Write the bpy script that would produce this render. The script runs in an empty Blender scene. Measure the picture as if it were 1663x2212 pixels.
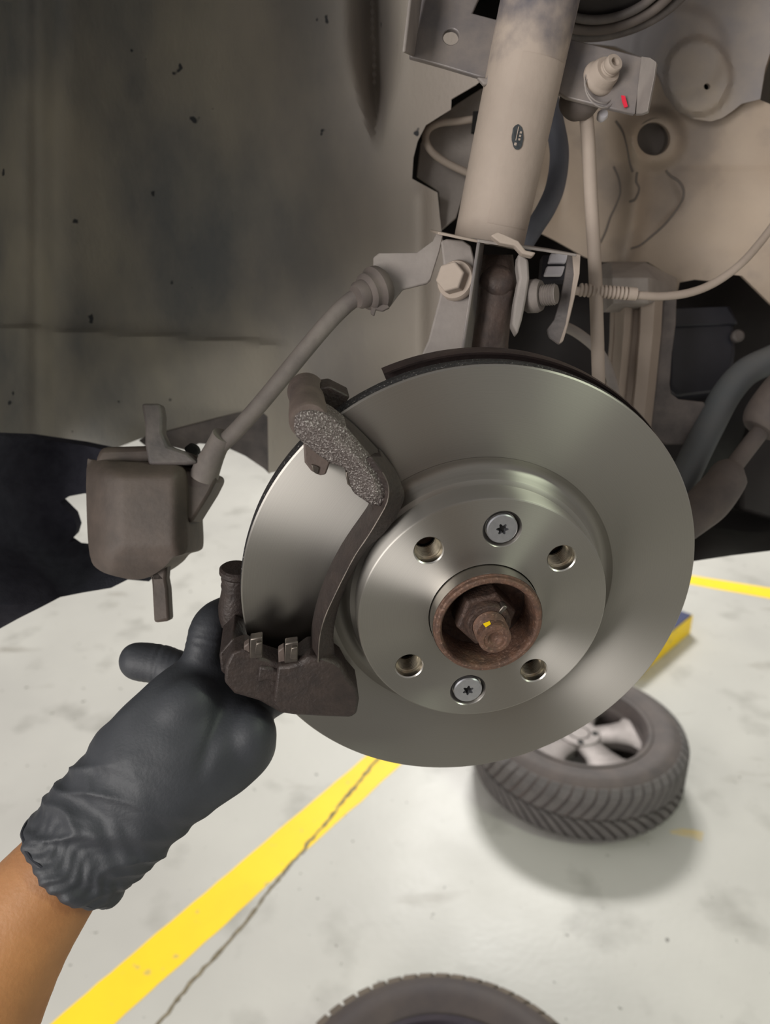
import bpy, bmesh, math, random
from mathutils import Vector, Matrix, noise
from mathutils.geometry import delaunay_2d_cdt

random.seed(7)
sc = bpy.context.scene
COL = sc.collection
R_ = math.radians

# ------------------------------------------------------------------ camera
F, CX, CY = 1660.0, 831.5, 1106.0          # focal length in pixels of the 1663x2212 frame
PITCH, CAMH = R_(21.0), 1.60
cp, sp = math.cos(PITCH), math.sin(PITCH)
CAM = Vector((0, 0, CAMH))
FWD, UPV, RGT = Vector((0, cp, -sp)), Vector((0, sp, cp)), Vector((1, 0, 0))
cam = bpy.data.cameras.new('camera')
cam.sensor_fit = 'HORIZONTAL'; cam.sensor_width = 36.0; cam.lens = 36.0 * F / 1663.0
cam.clip_start = 0.01; cam.clip_end = 100
cam.dof.use_dof = True; cam.dof.focus_distance = 0.445; cam.dof.aperture_fstop = 11.0
camo = bpy.data.objects.new('camera', cam); COL.objects.link(camo)
camo.location = CAM; camo.rotation_euler = (math.pi / 2 - PITCH, 0, 0)
sc.camera = camo

# ------------------------------------------------------------------ light
w = bpy.data.worlds.new('workshop_ambience'); sc.world = w; w.use_nodes = True
w.node_tree.nodes['Background'].inputs[0].default_value = (1.0, 0.98, 0.95, 1)
w.node_tree.nodes['Background'].inputs[1].default_value = 0.40


def area(name, loc, target, power, sx, sy, color=(1, 1, 1)):
    l = bpy.data.lights.new(name, 'AREA'); l.shape = 'RECTANGLE'; l.size = sx; l.size_y = sy
    l.energy = power; l.color = color
    o = bpy.data.objects.new(name, l); COL.objects.link(o); o.location = loc
    o.rotation_euler = (Vector(target) - Vector(loc)).to_track_quat('-Z', 'Y').to_euler()
    return o


area('ceiling_light_far', (0.9, 5.6, 4.0), (0.6, 1.9, 0), 230, 1.3, 0.7, (1, 0.985, 0.95))
area('ceiling_light_left', (-3.6, 1.2, 4.2), (-0.4, 0.8, 0), 35, 2.4, 0.5, (1, 0.99, 0.97))
area('arch_fill_light', (-2.4, -2.6, 1.9), (0.0, 0.6, 1.5), 140, 1.3, 2.4, (1, 0.965, 0.93))  # added fill from the left front, brightens the wheel arch
area('ceiling_light_right', (3.4, -0.6, 4.2), (0.3, 0.8, 0.6), 60, 0.4, 2.0, (0.88, 1, 0.78))
vs = sc.view_settings
vs.view_transform = 'Standard'; vs.look = 'None'; vs.exposure = 0.06; vs.gamma = 1.0
vs.use_curve_mapping = False


# ------------------------------------------------------------------ pixel helpers (photo frame -> places in the room)
def ray(px, py):
    return FWD + RGT * ((px - CX) / F) + UPV * (-(py - CY) / F)


def P(px, py, d):
    return CAM + ray(px, py) * d


def YP(px, py, Y):
    r = ray(px, py); return CAM + r * (Y / r.y)


def ZP(px, py, z=0.0):
    r = ray(px, py); return CAM + r * ((z - CAMH) / r.z)


def c2w(x, y, z):                               # camera-space fit (x right, y down, z forward) -> world vector
    return RGT * x - UPV * y + FWD * z


HC = CAM + c2w(0.0543, 0.0483, 0.4687)          # centre of the disc's outer face
HN = c2w(0.1195, 0.4169, -0.901).normalized()   # axle direction, outward
HU = (-(c2w(0, 1, 0).cross(HN))).normalized()
if HU.x < 0: HU = -HU
HU = (HU - HN * HU.dot(HN)).normalized()
HV = HN.cross(HU).normalized()
HM = Matrix(((HU.x, HV.x, HN.x, HC.x), (HU.y, HV.y, HN.y, HC.y), (HU.z, HV.z, HN.z, HC.z), (0, 0, 0, 1)))
HMI = HM.inverted()


def HP(px, py, z=0.0):                          # pixel -> point on the plane z metres out from the disc face
    r = ray(px, py); p0 = HC + HN * z
    return CAM + r * ((p0 - CAM).dot(HN) / r.dot(HN))


def HL(px, py, z=0.0):                          # same, in hub coordinates
    return HMI @ HP(px, py, z)


# ------------------------------------------------------------------ materials
def lin(c):
    return tuple(((v / 255) / 12.92 if v / 255 <= 0.04045 else ((v / 255 + 0.055) / 1.055) ** 2.4) for v in c) + (1,)


def mat(name, c1, c2=None, rough=0.6, metal=0.0, scale=20.0, detail=6, mid=0.5, width=0.2, bump=0.0, bscale=200.0,
        c3=None, s3=60.0, t3=0.62, w3=0.04, spec=0.5, rough2=None, stretch=None, aniso=0.0, arot=0.0, coat=0.0, sss=0.0):
    m = bpy.data.materials.new(name); m.use_nodes = True
    nt = m.node_tree; N = nt.nodes; L = nt.links
    b = N['Principled BSDF']
    b.inputs['Roughness'].default_value = rough; b.inputs['Metallic'].default_value = metal
    b.inputs['Specular IOR Level'].default_value = spec
    b.inputs['Coat Weight'].default_value = coat
    tc = N.new('ShaderNodeTexCoord'); src = tc.outputs['Object']
    if stretch:
        mp = N.new('ShaderNodeMapping'); mp.inputs['Scale'].default_value = stretch
        L.new(src, mp.inputs[0]); src = mp.outputs[0]
    col = None
    if c2 is None:
        b.inputs['Base Color'].default_value = lin(c1)
    else:
        n = N.new('ShaderNodeTexNoise'); n.inputs['Scale'].default_value = scale; n.inputs['Detail'].default_value = detail
        n.inputs['Roughness'].default_value = 0.6
        L.new(src, n.inputs['Vector'])
        mr = N.new('ShaderNodeMapRange'); mr.inputs[1].default_value = mid - width; mr.inputs[2].default_value = mid + width
        L.new(n.outputs[0], mr.inputs[0])
        mx = N.new('ShaderNodeMix'); mx.data_type = 'RGBA'
        mx.inputs[6].default_value = lin(c1); mx.inputs[7].default_value = lin(c2)
        L.new(mr.outputs[0], mx.inputs[0]); col = mx.outputs[2]
        if rough2 is not None:
            rr = N.new('ShaderNodeMapRange'); rr.inputs[3].default_value = rough; rr.inputs[4].default_value = rough2
            L.new(mr.outputs[0], rr.inputs[0]); L.new(rr.outputs[0], b.inputs['Roughness'])
        if c3 is not None:
            n3 = N.new('ShaderNodeTexNoise'); n3.inputs['Scale'].default_value = s3; n3.inputs['Detail'].default_value = 4
            L.new(src, n3.inputs['Vector'])
            m3 = N.new('ShaderNodeMapRange'); m3.inputs[1].default_value = t3 - w3; m3.inputs[2].default_value = t3 + w3
            L.new(n3.outputs[0], m3.inputs[0])
            x3 = N.new('ShaderNodeMix'); x3.data_type = 'RGBA'; x3.inputs[7].default_value = lin(c3)
            L.new(col, x3.inputs[6]); L.new(m3.outputs[0], x3.inputs[0]); col = x3.outputs[2]
        L.new(col, b.inputs['Base Color'])
    if bump:
        nb = N.new('ShaderNodeTexNoise'); nb.inputs['Scale'].default_value = bscale; nb.inputs['Detail'].default_value = 4
        L.new(src, nb.inputs['Vector'])
        bp = N.new('ShaderNodeBump'); bp.inputs['Strength'].default_value = bump; bp.inputs['Distance'].default_value = 0.002
        L.new(nb.outputs[0], bp.inputs['Height']); L.new(bp.outputs[0], b.inputs['Normal'])
    if aniso:
        b.inputs['Anisotropic'].default_value = aniso; b.inputs['Anisotropic Rotation'].default_value = arot
        tg = N.new('ShaderNodeTangent'); tg.direction_type = 'RADIAL'; tg.axis = 'Z'
        L.new(tg.outputs[0], b.inputs['Tangent'])
    if sss:
        b.inputs['Subsurface Weight'].default_value = sss; b.inputs['Subsurface Scale'].default_value = 0.01
    return m


M = {}
M['brushed'] = mat('brushed_steel', (168, 163, 154), None, 0.36, 1.0, aniso=0.95, arot=0.25)


def turned(m):
    nt = m.node_tree; N = nt.nodes; L = nt.links; b = N['Principled BSDF']
    tc = N.new('ShaderNodeTexCoord'); ml = N.new('ShaderNodeVectorMath'); ml.operation = 'MULTIPLY'; ml.inputs[1].default_value = (1, 1, 0)
    ln = N.new('ShaderNodeVectorMath'); ln.operation = 'LENGTH'
    L.new(tc.outputs['Object'], ml.inputs[0]); L.new(ml.outputs[0], ln.inputs[0])
    nz = N.new('ShaderNodeTexNoise'); nz.noise_dimensions = '1D'; nz.inputs['Scale'].default_value = 2600; nz.inputs['Detail'].default_value = 2
    L.new(ln.outputs['Value'], nz.inputs['W'])
    mr = N.new('ShaderNodeMapRange'); mr.inputs[3].default_value = .40; mr.inputs[4].default_value = .50
    L.new(nz.outputs[0], mr.inputs[0]); L.new(mr.outputs[0], b.inputs['Roughness'])
    mx = N.new('ShaderNodeMix'); mx.data_type = 'RGBA'; mx.inputs[6].default_value = lin((164, 160, 154)); mx.inputs[7].default_value = lin((180, 176, 170))
    L.new(nz.outputs[0], mx.inputs[0]); L.new(mx.outputs[2], b.inputs['Base Color'])


turned(M['brushed'])
M['steel'] = mat('turned_steel', (170, 166, 160), (188, 184, 178), 0.3, 1.0, 60)
M['rim_cast'] = mat('dark_cast_rim', (40, 39, 41), (58, 56, 57), 0.55, 0.3, 300, c3=(150, 146, 142), s3=900, t3=0.66, w3=0.03, bump=0.6, bscale=700)
M['screw'] = mat('zinc_screw', (182, 182, 186), (165, 165, 170), 0.38, 0.9, 200)
M['thread'] = mat('threaded_steel', (140, 132, 118), (190, 178, 156), 0.3, 1.0, 200)
M['void'] = mat('dark_recess', (16, 14, 14), rough=0.8)
M['rust'] = mat('rusty_steel', (112, 82, 66), (80, 62, 54), 0.65, 0.3, 200, c3=(126, 100, 86), s3=500, bump=0.4, bscale=600)
M['rust_dark'] = mat('dark_rusty_steel', (62, 50, 46), (88, 68, 58), 0.6, 0.4, 200, bump=0.4, bscale=500)
M['cast'] = mat('black_cast_iron', (60, 50, 46), (45, 38, 36), 0.55, 0.2, 120, bump=0.35, bscale=420)
M['cast_rough'] = mat('sparkling_sandcast_iron', (122, 114, 111), (80, 71, 68), 0.42, 0.75, 700, bump=0.75, bscale=1100, c3=(190, 184, 180), s3=1100, t3=0.60, w3=0.06)
M['cast_brown'] = mat('brown_cast_iron', (104, 91, 84), (78, 68, 64), 0.6, 0.1, 50, bump=0.15, bscale=420)
M['cast_knuckle'] = mat('dusty_rusty_casting', (98, 82, 74), (62, 54, 52), 0.55, 0.15, 60, bump=0.3, bscale=300)
M['caliper'] = mat('dusty_brown_casting', (88, 77, 70), (66, 58, 53), 0.65, 0.05, 45, bump=0.12, bscale=300)
M['clip'] = mat('pad_clip_steel', (120, 112, 104), (90, 84, 80), 0.4, 0.8, 150)
M['shield'] = mat('rusty_shield', (46, 38, 38), (64, 52, 50), 0.5, 0.4, 60, bump=0.2, bscale=300)
M['dust'] = mat('dusty_tan_metal', (172, 158, 146), (154, 141, 130), 0.75, 0.0, 14, bump=0.1, bscale=300)
M['dust_grey'] = mat('dusty_grey_metal', (158, 150, 144), (128, 121, 117), 0.7, 0.0, 24, bump=0.1, bscale=300)
M['dust_dark'] = mat('dusty_dark_metal', (112, 104, 100), (70, 66, 66), 0.6, 0.1, 40, bump=0.15, bscale=300)
M['paint_dark'] = mat('dusty_black_paint', (92, 90, 95), (142, 132, 124), 0.42, 0.1, 28, width=0.25, bump=0.06, bscale=300)
M['panel'] = mat('dusty_body_panel', (176, 159, 141), (160, 145, 131), 0.62, 0.0, 10, c3=(140, 128, 118), s3=22, t3=0.63, w3=0.1, bump=0.05, bscale=250)
M['panel_cool'] = mat('dusty_tower_panel', (160, 148, 136), (126, 122, 124), 0.6, 0.0, 9, width=0.12, bump=0.05, bscale=250)
M['panel_hole'] = mat('panel_plug', (112, 104, 98), rough=0.7)
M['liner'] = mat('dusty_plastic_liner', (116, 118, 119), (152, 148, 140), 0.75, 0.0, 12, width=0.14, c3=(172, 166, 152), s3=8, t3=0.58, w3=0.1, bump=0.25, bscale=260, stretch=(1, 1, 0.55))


def liner_dust_and_light(m):
    # tan dust and painted-in light, paler toward the strut; mud flecks elsewhere
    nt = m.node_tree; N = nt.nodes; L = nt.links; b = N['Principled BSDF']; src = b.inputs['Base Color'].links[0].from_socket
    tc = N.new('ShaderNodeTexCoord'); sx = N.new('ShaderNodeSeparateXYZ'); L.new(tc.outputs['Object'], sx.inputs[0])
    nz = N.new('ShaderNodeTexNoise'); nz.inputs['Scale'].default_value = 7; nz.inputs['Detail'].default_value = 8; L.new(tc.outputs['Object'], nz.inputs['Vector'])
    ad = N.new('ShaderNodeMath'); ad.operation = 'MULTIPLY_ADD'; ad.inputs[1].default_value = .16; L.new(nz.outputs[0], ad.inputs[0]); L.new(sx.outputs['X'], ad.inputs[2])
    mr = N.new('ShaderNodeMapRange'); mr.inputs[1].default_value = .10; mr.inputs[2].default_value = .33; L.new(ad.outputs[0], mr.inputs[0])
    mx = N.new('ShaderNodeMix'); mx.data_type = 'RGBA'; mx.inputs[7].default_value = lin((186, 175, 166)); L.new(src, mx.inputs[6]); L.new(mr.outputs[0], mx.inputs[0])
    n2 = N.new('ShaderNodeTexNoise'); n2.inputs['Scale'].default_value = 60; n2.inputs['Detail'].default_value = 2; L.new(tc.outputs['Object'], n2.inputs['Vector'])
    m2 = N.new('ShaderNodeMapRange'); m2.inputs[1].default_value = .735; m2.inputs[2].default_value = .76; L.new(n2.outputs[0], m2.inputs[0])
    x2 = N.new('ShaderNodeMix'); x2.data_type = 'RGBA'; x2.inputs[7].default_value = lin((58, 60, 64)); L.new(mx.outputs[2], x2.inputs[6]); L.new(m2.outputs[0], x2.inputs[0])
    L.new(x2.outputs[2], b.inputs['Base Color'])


liner_dust_and_light(M['liner'])
M['felt'] = mat('black_felt', (64, 64, 74), (78, 78, 88), 0.95, 0.0, 80, bump=0.8, bscale=800, spec=0.1)
M['rubber'] = mat('dusty_rubber', (126, 118, 112), (104, 97, 93), 0.75, 0.0, 60, bump=0.1, bscale=300)
M['hose_blue'] = mat('bluish_rubber_hose', (98, 100, 110), (84, 86, 95), 0.6, 0.0, 40)
M['black'] = mat('black_plastic', (30, 30, 37), (42, 42, 50), 0.45, 0.0, 30)
M['underbody'] = mat('oily_black_underbody', (34, 31, 31), (50, 45, 44), 0.7, 0.0, 14, bump=0.3, bscale=60)
M['bar'] = mat('grey_blue_bar', (86, 92, 96), (100, 100, 100), 0.6, 0.0, 20)
M['boot'] = mat('dusty_boot', (108, 98, 92), (84, 77, 75), 0.75, 0.0, 40)
M['tyre'] = mat('dusty_tyre_rubber', (96, 86, 82), (74, 68, 67), 0.75, 0.0, 14, bump=0.1, bscale=120)
M['tread'] = mat('tread_rubber', (98, 93, 91), (80, 76, 75), 0.8, 0.0, 20)
M['tyre_dark'] = mat('dark_tyre_rubber', (58, 50, 50), (72, 62, 58), 0.7, 0.0, 14)
M['tread_brown'] = mat('brown_tread_rubber', (104, 92, 80), (84, 74, 66), 0.8, 0.0, 20)
M['alloy'] = mat('dull_alloy', (128, 120, 117), (108, 101, 98), 0.5, 0.4, 20)
M['rim_dark'] = mat('dark_rim', (48, 42, 50), (60, 52, 58), 0.5, 0.4, 20)
M['glove'] = mat('black_nitrile', (44, 46, 51), (51, 53, 58), 0.58, 0.0, 40, bump=0.12, bscale=500, spec=0.5)
M['glove_cuff'] = mat('black_nitrile_cuff', (38, 39, 46), rough=0.4)
M['cloth'] = mat('navy_cloth', (34, 37, 48), rough=0.9)
M['skin'] = mat('brown_skin', (174, 122, 76), (156, 107, 66), 0.55, 0.0, 30, bump=0.15, bscale=400, sss=0.08)
M['yellow'] = mat('yellow_floor_paint', (252, 214, 14), (246, 204, 16), 0.55, 0.0, 6, c3=(205, 180, 90), s3=26, t3=0.68, w3=0.02, bump=0.05, bscale=60)
M['yellow_worn'] = mat('worn_yellow_paint', (205, 180, 120), (190, 180, 160), 0.7, 0.0, 20)
M['blue'] = mat('blue_paint', (36, 44, 84), rough=0.5)
M['red'] = mat('red_marker', (222, 40, 66), rough=0.5)
M['white'] = mat('white_plastic', (215, 212, 218), rough=0.5)
M['decal'] = mat('black_stamp', (34, 40, 44), (60, 64, 66), 0.6, 0.0, 500)
M['crack'] = mat('floor_crack', (140, 128, 104), (96, 88, 74), 0.9, 0.0, 60)


def floor_mat():
    m = bpy.data.materials.new('sealed_concrete_floor'); m.use_nodes = True
    nt = m.node_tree; N = nt.nodes; L = nt.links; b = N['Principled BSDF']
    tc = N.new('ShaderNodeTexCoord')

    def nz(s, d=6, st=None):
        n = N.new('ShaderNodeTexNoise'); n.inputs['Scale'].default_value = s; n.inputs['Detail'].default_value = d
        if st:
            mp = N.new('ShaderNodeMapping'); mp.inputs['Scale'].default_value = st; L.new(tc.outputs['Object'], mp.inputs[0])
            L.new(mp.outputs[0], n.inputs['Vector'])
        else:
            L.new(tc.outputs['Object'], n.inputs['Vector'])
        return n.outputs[0]

    def mr(v, a, c):
        r = N.new('ShaderNodeMapRange'); r.inputs[1].default_value = a; r.inputs[2].default_value = c; L.new(v, r.inputs[0]); return r.outputs[0]

    def mix(f, a, c):
        x = N.new('ShaderNodeMix'); x.data_type = 'RGBA'
        if isinstance(a, tuple): x.inputs[6].default_value = lin(a)
        else: L.new(a, x.inputs[6])
        x.inputs[7].default_value = lin(c); L.new(f, x.inputs[0]); return x.outputs[2]

    c = mix(mr(nz(1.6), 0.35, 0.7), (190, 187, 180), (174, 171, 165))
    c = mix(mr(nz(5, 8), 0.56, 0.74), c, (156, 153, 146))
    c = mix(mr(nz(2.2, 10, (1, 3, 1)), 0.64, 0.78), c, (140, 134, 124))
    c = mix(mr(nz(38, 3), 0.70, 0.74), c, (112, 108, 100))
    c = mix(mr(nz(16, 2), 0.74, 0.77), c, (86, 82, 76))
    L.new(c, b.inputs['Base Color'])
    r = N.new('ShaderNodeMapRange'); r.inputs[3].default_value = 0.32; r.inputs[4].default_value = 0.6
    L.new(nz(3), r.inputs[0]); L.new(r.outputs[0], b.inputs['Roughness'])
    bp = N.new('ShaderNodeBump'); bp.inputs['Strength'].default_value = 0.15; bp.inputs['Distance'].default_value = 0.003
    L.new(nz(60, 4), bp.inputs['Height']); L.new(bp.outputs[0], b.inputs['Normal'])
    return m


M['floor'] = floor_mat()


# ------------------------------------------------------------------ object helpers
def link(o, parent):
    COL.objects.link(o)
    if parent is not None:
        o.parent = parent
        b = parent.get('_m')
        o.matrix_parent_inverse = PM[parent.name].inverted()
    return o


PM = {}


def thing(name, label, cat, loc, group=None):
    o = bpy.data.objects.new(name, None); COL.objects.link(o); o.empty_display_size = 0.02
    o.location = loc; PM[o.name] = Matrix.Translation(Vector(loc))
    o['label'] = label; o['category'] = cat
    if group: o['group'] = group
    return o


def tag(o, label=None, cat=None, group=None, kind=None):
    if label: o['label'] = label
    if cat: o['category'] = cat
    if group: o['group'] = group
    if kind: o['kind'] = kind
    return o


def mobj(name, verts, faces, m, parent=None, smooth=True, frame=None, bevel=0.0, segs=2, auto=R_(38), subsurf=0):
    """verts in world space (or in frame's local space when frame is given)"""
    me = bpy.data.meshes.new(name)
    if frame is None:
        c = Vector((0, 0, 0))
        for v in verts: c += Vector(v)
        c /= max(1, len(verts))
        verts = [Vector(v) - c for v in verts]; mw = Matrix.Translation(c)
    else:
        mw = frame
    me.from_pydata([tuple(v) for v in verts], [], faces); me.update()
    bm = bmesh.new(); bm.from_mesh(me)
    bmesh.ops.remove_doubles(bm, verts=bm.verts, dist=1e-6)
    bmesh.ops.recalc_face_normals(bm, faces=bm.faces)
    bm.to_mesh(me); bm.free()
    o = bpy.data.objects.new(name, me)
    if isinstance(m, str): m = M[m]
    me.materials.append(m)
    link(o, parent)
    o.matrix_world = mw if parent is None else mw
    if parent is not None:
        o.matrix_basis = mw          # parent inverse keeps it in world space
    PM[o.name] = mw.copy()
    if smooth:
        for p in me.polygons: p.use_smooth = True
        try:
            me.set_sharp_from_angle(angle=auto)
        except Exception:
            pass
    if bevel > 0:
        bv = o.modifiers.new('bevel', 'BEVEL'); bv.width = bevel; bv.segments = segs; bv.limit_method = 'ANGLE'; bv.angle_limit = R_(35)
    if subsurf:
        s = o.modifiers.new('subdivision', 'SUBSURF'); s.levels = subsurf; s.render_levels = subsurf
    return o


def axis_frame(p, d):
    d = Vector(d).normalized()
    q = d.to_track_quat('Z', 'Y').to_matrix().to_4x4()
    return Matrix.Translation(Vector(p)) @ q


def lathe(prof, seg=64, a0=0.0, a1=2 * math.pi, closed=True):
    full = abs(a1 - a0 - 2 * math.pi) < 1e-6
    n = seg if full else seg + 1
    V = []; Fc = []
    for i in range(n):
        a = a0 + (a1 - a0) * i / seg
        for r, z in prof: V.append(Vector((r * math.cos(a), r * math.sin(a), z)))
    k = len(prof)
    for i in range(seg):
        j = (i + 1) % n if full else i + 1
        for q in range(k - 1):
            Fc.append((i * k + q, j * k + q, j * k + q + 1, i * k + q + 1))
    if not full and closed:
        Fc.append(tuple(range(k))); Fc.append(tuple((n - 1) * k + q for q in range(k - 1, -1, -1)))
    return V, Fc


def lathe_obj(name, prof, m, frame, parent=None, seg=64, a0=0.0, a1=2 * math.pi, **kw):
    V, Fc = lathe(prof, seg, a0, a1)
    return mobj(name, V, Fc, m, parent, frame=frame, **kw)


def crom(pts, n=6, closed=False):
    """Catmull-Rom through points of any dimension"""
    out = []; k = len(pts)
    rng = range(k) if closed else range(k - 1)
    for i in rng:
        if closed: a, b, c, d = pts[(i - 1) % k], pts[i], pts[(i + 1) % k], pts[(i + 2) % k]
        else: a, b, c, d = pts[max(i - 1, 0)], pts[i], pts[i + 1], pts[min(i + 2, k - 1)]
        for s in range(n):
            t = s / n
            out.append(tuple(0.5 * ((2 * b[q]) + (-a[q] + c[q]) * t + (2 * a[q] - 5 * b[q] + 4 * c[q] - d[q]) * t * t + (-a[q] + 3 * b[q] - 3 * c[q] + d[q]) * t ** 3) for q in range(len(b))))
    if not closed: out.append(tuple(pts[-1]))
    return out


def tube(path, rad, seg=14, cap=True):
    """path: world points; rad: number or list"""
    path = [Vector(p) for p in path]; n = len(path)
    if not isinstance(rad, (list, tuple)): rad = [rad] * n
    V = []; Fc = []
    t0 = (path[1] - path[0]).normalized()
    u = t0.orthogonal().normalized()
    for i in range(n):
        t = (path[min(i + 1, n - 1)] - path[max(i - 1, 0)]).normalized()
        u = (u - t * u.dot(t)).normalized(); v = t.cross(u)
        for s in range(seg):
            a = 2 * math.pi * s / seg
            V.append(path[i] + (u * math.cos(a) + v * math.sin(a)) * rad[i])
    for i in range(n - 1):
        for s in range(seg):
            Fc.append((i * seg + s, i * seg + (s + 1) % seg, (i + 1) * seg + (s + 1) % seg, (i + 1) * seg + s))
    if cap:
        Fc.append(tuple(range(seg - 1, -1, -1))); Fc.append(tuple((n - 1) * seg + s for s in range(seg)))
    return V, Fc


def tube_px(name, pts, r, m, parent=None, seg=14, n=8, **kw):
    """pts: (px, py, depth[, radius]); smooth tube through them"""
    q = crom([tuple(P(p[0], p[1], p[2])) + ((p[3] if len(p) > 3 else r),) for p in pts], n)
    V, Fc = tube([v[:3] for v in q], [v[3] for v in q], seg)
    return mobj(name, V, Fc, m, parent, **kw)


def cdt(outline, holes=(), interior=()):
    vs_ = [Vector(p) for p in outline]; ed = [(i, (i + 1) % len(outline)) for i in range(len(outline))]
    for h in holes:
        b = len(vs_); vs_ += [Vector(p) for p in h]; ed += [(b + i, b + (i + 1) % len(h)) for i in range(len(h))]
    vs_ += [Vector(p) for p in interior]
    v, e, f, *_ = delaunay_2d_cdt(vs_, ed, [], 0, 1e-9)
    def inside(p, poly):
        c = False; k = len(poly); j = k - 1
        for i in range(k):
            a, b = poly[i], poly[j]
            if (a[1] > p[1]) != (b[1] > p[1]) and p[0] < (b[0] - a[0]) * (p[1] - a[1]) / (b[1] - a[1]) + a[0]: c = not c
            j = i
        return c
    out = []
    for t in f:
        cpt = sum((v[i] for i in t), Vector((0, 0))) / len(t)
        if inside(cpt, outline) and not any(inside(cpt, h) for h in holes): out.append(tuple(t))
    return v, out


def solid_from(front, faces, back):
    """close a triangulated patch with its displaced copy"""
    n = len(front); V = list(front) + list(back)
    cnt = {}
    for f in faces:
        for i in range(len(f)):
            a, b = f[i], f[(i + 1) % len(f)]
            cnt.setdefault((min(a, b), max(a, b)), []).append((a, b))
    Fc = list(faces) + [tuple(i + n for i in reversed(f)) for f in faces]
    for k, l in cnt.items():
        if len(l) == 1:
            a, b = l[0]; Fc.append((b, a, a + n, b + n))
    return V, Fc


def plate(name, px_outline, pos, back, m, parent=None, holes=(), smooth_n=0, bevel=0.0, **kw):
    """flat or bent piece: outline in photo pixels, pos(px,py) -> world point, back = world offset vector for thickness"""
    o = crom(px_outline, smooth_n, True) if smooth_n else px_outline
    v, f = cdt([(p[0], p[1]) for p in o], holes)
    fr = [pos(p[0], p[1]) for p in v]; bk = [p + Vector(back) for p in fr]
    V, Fc = solid_from(fr, f, bk)
    return mobj(name, V, Fc, m, parent, bevel=bevel, **kw)


def sheet(name, outline, pos, back, m, parent=None, holes=(), grid=12, smooth_n=0, **kw):
    o = crom(outline, smooth_n, True) if smooth_n else outline
    x0, x1 = min(p[0] for p in o), max(p[0] for p in o); y0, y1 = min(p[1] for p in o), max(p[1] for p in o)
    # densify outline
    od = []
    for i in range(len(o)):
        a, b = o[i], o[(i + 1) % len(o)]; L_ = math.hypot(b[0] - a[0], b[1] - a[1]); k = max(1, int(L_ / grid))
        for s in range(k): od.append((a[0] + (b[0] - a[0]) * s / k, a[1] + (b[1] - a[1]) * s / k))
    inter = []
    y = y0 + grid / 2; row = 0
    while y < y1:
        x = x0 + (grid / 2 if row % 2 else 0)
        while x < x1:
            inter.append((x, y)); x += grid
        y += grid; row += 1
    def inside(p, poly):
        c = False; k = len(poly); j = k - 1
        for i in range(k):
            a, b = poly[i], poly[j]
            if (a[1] > p[1]) != (b[1] > p[1]) and p[0] < (b[0] - a[0]) * (p[1] - a[1]) / (b[1] - a[1]) + a[0]: c = not c
            j = i
        return c
    inter = [p for p in inter if inside(p, o) and not any(inside(p, h) for h in holes)]
    v, f = cdt(od, holes, inter)
    fr = [pos(p[0], p[1]) for p in v]; bk = [p + Vector(back) for p in fr]
    V, Fc = solid_from(fr, f, bk)
    return mobj(name, V, Fc, m, parent, **kw)


def hexprof(r, n=6, ph=0.0):
    return [(r * math.cos(ph + 2 * math.pi * i / n), r * math.sin(ph + 2 * math.pi * i / n)) for i in range(n)]


def prism(poly, z0, z1, chamfer=0.0):
    """polygon (local xy) extruded along local z, optional chamfer at z1"""
    n = len(poly); V = [Vector((x, y, z0)) for x, y in poly]
    rings = 1
    if chamfer:
        V += [Vector((x, y, z1 - chamfer)) for x, y in poly]; rings = 2
        k = 1 - chamfer / max(1e-6, math.hypot(*poly[0]))
        V += [Vector((x * k, y * k, z1)) for x, y in poly]
    else:
        V += [Vector((x, y, z1)) for x, y in poly]
    Fc = [tuple(range(n - 1, -1, -1)), tuple(rings * n + i for i in range(n))]
    for r in range(rings):
        for i in range(n):
            j = (i + 1) % n; Fc.append((r * n + i, r * n + j, (r + 1) * n + j, (r + 1) * n + i))
    return V, Fc


def box_between(name, pts4, back, m, parent=None, bevel=0.0, **kw):
    """a quad (4 world points) with thickness vector"""
    fr = [Vector(p) for p in pts4]; bk = [p + Vector(back) for p in fr]
    V, Fc = solid_from(fr, [tuple(range(len(fr)))], bk)
    return mobj(name, V, Fc, m, parent, bevel=bevel, **kw)


def circ2(cx, cy, r, n=24, ry=None, rot=0.0):
    ry = ry or r; out = []
    for i in range(n):
        a = 2 * math.pi * i / n; x, y = r * math.cos(a), ry * math.sin(a)
        out.append((cx + x * math.cos(rot) - y * math.sin(rot), cy + x * math.sin(rot) + y * math.cos(rot)))
    return out


def sstep(a, b, x):
    t = max(0.0, min(1.0, (x - a) / (b - a))); return t * t * (3 - 2 * t)


# ================================================================== THE FLOOR
fl = mobj('floor', [(-9, -7, 0), (9, -7, 0), (9, 14, 0), (-9, 14, 0)], [(0, 1, 2, 3)], 'floor', smooth=False)
tag(fl, 'pale grey stained concrete workshop floor', 'floor', kind='structure')


def strip(name, left, right, h, m, parent=None):
    a = [ZP(*p, 0.0) for p in left]; b = [ZP(*p, 0.0) for p in right]
    V = []; Fc = []
    for p, q in zip(a, b):
        V += [p, q, p + Vector((0, 0, h)), q + Vector((0, 0, h))]
    for i in range(len(a) - 1):
        k = i * 4; Fc += [(k + 2, k + 3, k + 7, k + 6), (k, k + 2, k + 6, k + 4), (k + 3, k + 1, k + 5, k + 7)]
    Fc += [(0, 1, 3, 2), (len(V) - 4, len(V) - 2, len(V) - 1, len(V) - 3)]
    return mobj(name, V, Fc, m, parent, smooth=False)


def line_pts(a, b, n, j=0.0):
    return [(a[0] + (b[0] - a[0]) * i / n + random.uniform(-j, j), a[1] + (b[1] - a[1]) * i / n + random.uniform(-j, j)) for i in range(n + 1)]


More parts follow.
